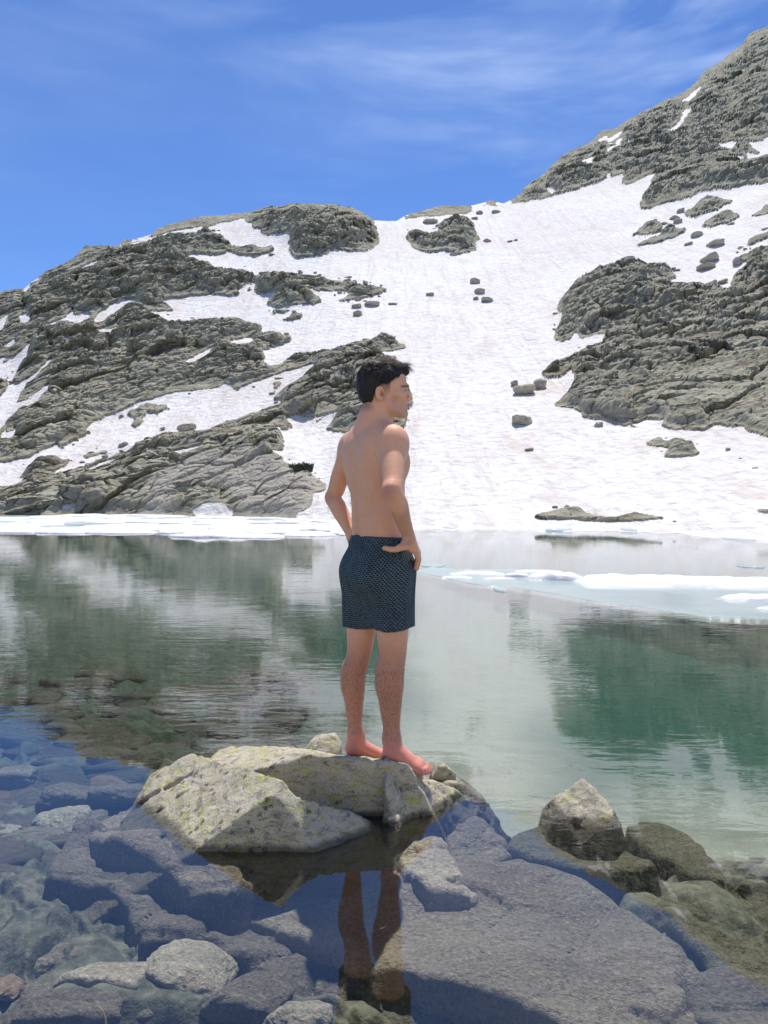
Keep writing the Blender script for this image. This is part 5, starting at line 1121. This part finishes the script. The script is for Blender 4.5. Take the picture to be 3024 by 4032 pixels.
# ---- shorts
S_ = Field((-.26, 3.10, .78), (.22, 3.70, 1.32), .0036)
S_.ell(G(1486, 2130, 3.395), (.158, .108, .07), BM, .03); S_.ell(G(1489, 2215, 3.39), (.176, .125, .13), BM, .05)
S_.ell(G(1478, 2260, 3.39) - fwd * .045 + rgt_ * .07, (.085, .085, .10), BM, .05); S_.ell(G(1484, 2260, 3.39) - fwd * .045 - rgt_ * .07, (.085, .085, .10), BM, .05)
S_.chain([(G(1545, 2260, 3.335), .103), (G(1550, 2370, 3.33), .092), (G(1552, 2520, 3.33), .089)], .06)
S_.cap(G(1488, 2330, 3.395), G(1476, 2445, 3.395), .066, .052, .03)
S_.chain([(G(1434, 2260, 3.45), .098), (G(1424, 2370, 3.455), .086), (G(1424, 2520, 3.46), .078)], .06)
X, Y, Z = np.meshgrid(*S_.ax, indexing='ij'); f = S_.F
zt = G(1376, 2103, 3.395)[2] - (X - G(1376, 2103, 3.395)[0]) * .035
f = np.maximum(f, Z - zt)
mid = G(1472, 2400, 3.40)[0]
zR = G(1540, 2482, 3.33)[2] + (X - G(1485, 2491, 3.3)[0]) * .13 * 1.0; zL = G(1410, 2472, 3.46)[2] + (X - G(1369, 2475, 3.4)[0]) * .06
onR = ((X - G(1485, 2480, 3.39)[0]) * .75 - (Y - 3.395) * .66) > -.012
f = np.maximum(f, np.where(onR, zR, zL) - Z)
# hanging folds, crease under the seat, pocket line, and a dip under the waistband seam
pf = np.stack([X * 9, Y * 9, Z * 2.6], -1)
bandm = np.abs(f) < .03; zt_top = G(1376, 2103, 3.395)[2]
pb_ = pf[bandm]; fold = fbm(pb_ + fbm(pb_ * .4, 2, 9)[:, None], 3, 4) * .017 * sstep(G(1400, 2140, 3.4)[2], G(1400, 2300, 3.4)[2], Z[bandm]) + .0025 * fbm(pb_ * 3, 3, 8)
f[bandm] += fold + .0016 * np.sin(X[bandm] * 330) * sstep(zt_top - .045, zt_top - .035, Z[bandm]) * sstep(zt_top - .006, zt_top - .012, Z[bandm])
def crease(f, p, q_, r, dep):
    ab = q_ - p; t_ = np.clip(((X - p[0]) * ab[0] + (Y - p[1]) * ab[1] + (Z - p[2]) * ab[2]) / (ab @ ab), 0, 1)
    d2 = (X - p[0] - t_ * ab[0]) ** 2 + (Y - p[1] - t_ * ab[1]) ** 2 + (Z - p[2] - t_ * ab[2]) ** 2
    return f + dep * np.exp(-d2 / r ** 2)
f = crease(f, G(1335, 2385, 3.36), G(1440, 2345, 3.30), .02, .013); f = crease(f, G(1440, 2345, 3.28), G(1462, 2400, 3.34), .014, .005)
f = crease(f, G(1550, 2165, 3.20), G(1585, 2280, 3.215), .013, .012); f = crease(f, G(1585, 2250, 3.22), G(1590, 2480, 3.26), .006, .004)
f = crease(f, G(1400, 2200, 3.27), G(1450, 2340, 3.26), .02, .006); f = crease(f, G(1600, 2190, 3.22), G(1640, 2215, 3.25), .02, .006)
S_.F = f.astype(np.float32); SV, SF = S_.mesh(); del S_
cxy = np.array([G(1488, 2250, 3.395)[0], 3.395]); ang = np.arctan2(SV[:, 0] - cxy[0], -(SV[:, 1] - cxy[1])) * .155
def cloth():
    t = NT('patterned_cloth'); a = t.attr('around'); z = t.attr('height'); v = t.coord()
    a = t.math('ADD', a, t.math('MULTIPLY', t.math('SUBTRACT', t.noise(v, 25, 2), .5), .006))
    yy = t.math('DIVIDE', t.math('ADD', z, t.math('MULTIPLY', a, -.18)), .0085)
    row = t.math('FLOOR', yy); fy = t.math('SUBTRACT', yy, row)
    xx = t.math('ADD', t.math('DIVIDE', a, .0135), t.math('MULTIPLY', row, .5)); fx = t.math('ABSOLUTE', t.math('SUBTRACT', t.math('FRACT', xx), .42))
    d = t.math('ABSOLUTE', t.math('SUBTRACT', fy, t.math('ADD', .18, t.math('MULTIPLY', fx, 1.15))))
    m = t.ramp(d, .27, .10); m = t.math('MULTIPLY', m, t.ramp(t.noise(v, 120, 2), .36, .52, .35, 1))
    big = t.ramp(t.noise(v, 9, 3), .35, .65, .75, 1.1)
    c = t.mix(t.math('MULTIPLY', m, big), (.010, .017, .030), (.14, .20, .215))
    t.pbr(c, .8, t.bump(t.noise(v, 500, 2), .3, .001), .25); return t.m
MAT['cloth'] = cloth()
shorts = child('swim_shorts', SV, SF, MAT['cloth'], {'around': ang, 'height': SV[:, 2]})
# ---- hair
Hf = Field((-.15, -.10, -.13), (.14, .10, .14), .0032)
Hf.ell((-.012, 0, .022), (.104, .0835, .095), None, .02); Hf.ell((-.045, 0, -.02), (.066, .072, .080), None, .03)
Hf.ell((.035, 0, .075), (.075, .058, .034), None, .02); Hf.cap((.06, -.03, .075), (.098, -.02, .062), .022, .012, .02); Hf.cap((.06, .02, .078), (.100, .012, .066), .022, .012, .02)
X, Y, Z = np.meshgrid(*Hf.ax, indexing='ij'); f = Hf.F
line = np.interp(X, [-.15, -.09, -.068, -.056, -.040, -.02, .0, .015, .04, .075, .14], [-.125, -.112, -.085, -.045, -.010, .002, .000, .012, .030, .042, .052])
line = np.where(np.abs(Y) < .05, np.interp(X, [-.15, -.075, -.04, .02, .06, .085, .14], [-.115, -.112, -.08, .0, .035, .046, .05]), line)
pn = np.stack([X * 26, Y * 60, Z * 60 + X * 18], -1)
bm_ = np.abs(f) < .02
rid = np.zeros_like(f); rid[bm_] = fbm(pn[bm_], 3, 2) * .0045 + fbm(pn[bm_] * .35, 2, 6) * .007 * sstep(.02, .06, Z[bm_])
f = f - rid
f = np.maximum(f, line - Z + fbm(np.stack([X * 60, Y * 60, Z * 20], -1)[..., :], 2, 3) * .004) if True else f
Hf.F = f.astype(np.float32); HV, HF_ = Hf.mesh(); HVw = HC + HV @ HM
t = NT('dark_hair'); v = t.coord(); sn = t.noise(t.coord((25, 120, 120)), 3, 4); cc = t.mix(t.ramp(sn, .45, .7), (.010, .008, .008), (.035, .024, .019)); t.pbr(cc, .55, t.bump(sn, .8, .004), .35); MAT['hair'] = t.m
t = NT('hair_strands'); cc = t.mix(t.attr('tone'), (.012, .009, .008), (.13, .08, .05)); t.pbr(cc, .6, None, .25); MAT['strand'] = t.m
hair = child('hair', HVw, HF_, MAT['hair'])
rg = np.random.RandomState(4); vs = []; fs = []; tn = []
def strand(pts, w, tone):
    b0 = len(vs); n = len(pts)
    for i, p in enumerate(pts):
        ww = w * (1 - .85 * i / (n - 1)); d = pts[min(i + 1, n - 1)] - pts[max(i - 1, 0)]; s1 = np.cross(d, (0.3, 1, .2)); s1 /= np.linalg.norm(s1) + 1e-9; s2 = np.cross(d, s1); s2 /= np.linalg.norm(s2) + 1e-9
        for k_ in range(3): vs.append(HC + (p + (s1 * math.cos(k_ * 2.094) + s2 * math.sin(k_ * 2.094)) * ww) @ HM); tn.append(tone)
    for i in range(n - 1):
        for k_ in range(3): fs.append((b0 + i * 3 + k_, b0 + i * 3 + (k_ + 1) % 3, b0 + (i + 1) * 3 + (k_ + 1) % 3, b0 + (i + 1) * 3 + k_))
for i in range(2600):
    if i < 1500:      # long top hair swept forward and up
        a = rg.uniform(-.07, .085); y = rg.uniform(-.062, .062); zt_ = .022 + .095 * math.sqrt(max(0, 1 - ((a + .012) / .104) ** 2 - (y / .0835) ** 2)) + .004
        if zt_ < .05: continue
        if a > 0: zt_ = max(zt_, .075 + .032 * math.sqrt(max(0, 1 - ((a - .035) / .075) ** 2 - (y / .058) ** 2)))
        L = rg.uniform(.02, .05) * (1 + .5 * (a > .05)); p = np.array([a, y, zt_ - .004]); d = np.array([1, rg.uniform(-.35, .35), .38 - .9 * max(a, 0) / .1 * rg.uniform(.2, 1.1)]); pts = [p]
        for s in range(4):
            p = p + d / np.linalg.norm(d) * L / 4; pts.append(p); d = d + np.array([0, rg.uniform(-.1, .1), -.20 + (rg.rand() < .12) * .5])
        strand(pts, rg.uniform(.0006, .0013), rg.uniform(0, 1) ** 1.6)
    else:             # short sides and back, lying down
        th = rg.uniform(1.2, 2 * math.pi - 1.2); ph = rg.uniform(-.9, .9)
        d0 = np.array([math.cos(th) * math.cos(ph), math.sin(th) * math.cos(ph), math.sin(ph)]); p = np.array([-.012, 0, .022]) + d0 * np.array([.104, .0835, .095])
        if p[2] < np.interp(p[0], [-.15, -.09, -.068, -.056, -.04, -.02, .0, .02, .06], [-.10, -.095, -.075, -.04, -.006, .006, .006, .025, .04]): continue
        d = np.array([-.3 * math.cos(th) * 0 - .35, 0, -1]) ; d = d - d0 * (d @ d0); L = rg.uniform(.012, .024); pts = [p]
        for s in range(3): p = p + d / np.linalg.norm(d) * L / 3 + d0 * .0008; pts.append(p)
        strand(pts, .0009, rg.uniform(0, .5) ** 2)
for i in range(420):   # soft hairline over the temple, ear and nape
    x0 = rg.uniform(-.09, .085); s_ = rg.choice([-1, 1]); z0 = np.interp(x0, [-.15, -.09, -.068, -.056, -.040, -.02, .0, .015, .04, .075, .14], [-.125, -.112, -.085, -.045, -.010, .002, .000, .012, .030, .042, .052]) + .008
    yy_ = .0835 * math.sqrt(max(.02, 1 - ((x0 + .012) / .104) ** 2 - ((z0 - .022) / .095) ** 2)) + .001; p = np.array([x0, s_ * yy_, z0]); d = np.array([.35 if x0 > 0 else -.1, 0, -1.]); pts = [p]
    for s in range(3): p = p + d / np.linalg.norm(d) * rg.uniform(.003, .006) - np.array([0, s_ * .0006, 0]); pts.append(p)
    strand(pts, .0008, rg.uniform(0, .4))
# the tuft that stands out in front
for i in range(150):
    y = rg.uniform(-.035, .035); p = np.array([rg.uniform(.07, .10), y, rg.uniform(.05, .085)]); up0 = rg.uniform(-.5, .9); d = np.array([1, rg.uniform(-.2, .2), up0]); L = rg.uniform(.015, .034); pts = [p]
    for s in range(4): p = p + d / np.linalg.norm(d) * L / 4; pts.append(p); d = d + np.array([-.12, 0, .3 if up0 > .2 else -.3])
    strand(pts, rg.uniform(.0007, .0013), rg.uniform(.1, 1))
hs = child('strands', vs, fs, MAT['strand'], {'tone': np.array(tn)}, parent=hair); 
# hair on shins and calves
vs = []; fs = []; tn = []
sel = np.where((V_[:, 2] < .62) & (V_[:, 2] > .30))[0]
e1 = V_[F_[:, 1]] - V_[F_[:, 0]]; e2 = V_[F_[:, 3]] - V_[F_[:, 0]]; fn = np.cross(e1, e2); VN = np.zeros_like(V_)
for k_ in range(4): np.add.at(VN, F_[:, k_], fn)
VN /= np.linalg.norm(VN, axis=1, keepdims=True) + 1e-12
for i in rg.choice(sel, 2600, replace=False):
    p = V_[i]; n = VN[i]; d = np.array([rg.uniform(-.25, .25), rg.uniform(-.25, .25), -1]) + n * .45; d /= np.linalg.norm(d); L = rg.uniform(.007, .016); s1 = np.cross(d, n); s1 /= np.linalg.norm(s1) + 1e-9
    b0 = len(vs); w = .00035; vs += [p - s1 * w, p + s1 * w, p + d * L * .55 + n * .001 + s1 * w * .7, p + d * L * .55 + n * .001 - s1 * w * .7, p + d * L]
    fs.append((b0, b0 + 1, b0 + 2, b0 + 3))
t = NT('body_hair'); t.pbr((.10, .045, .03), .6); MAT['bhair'] = t.m
child('leg_hair', vs, fs, MAT['bhair'], smooth=False)
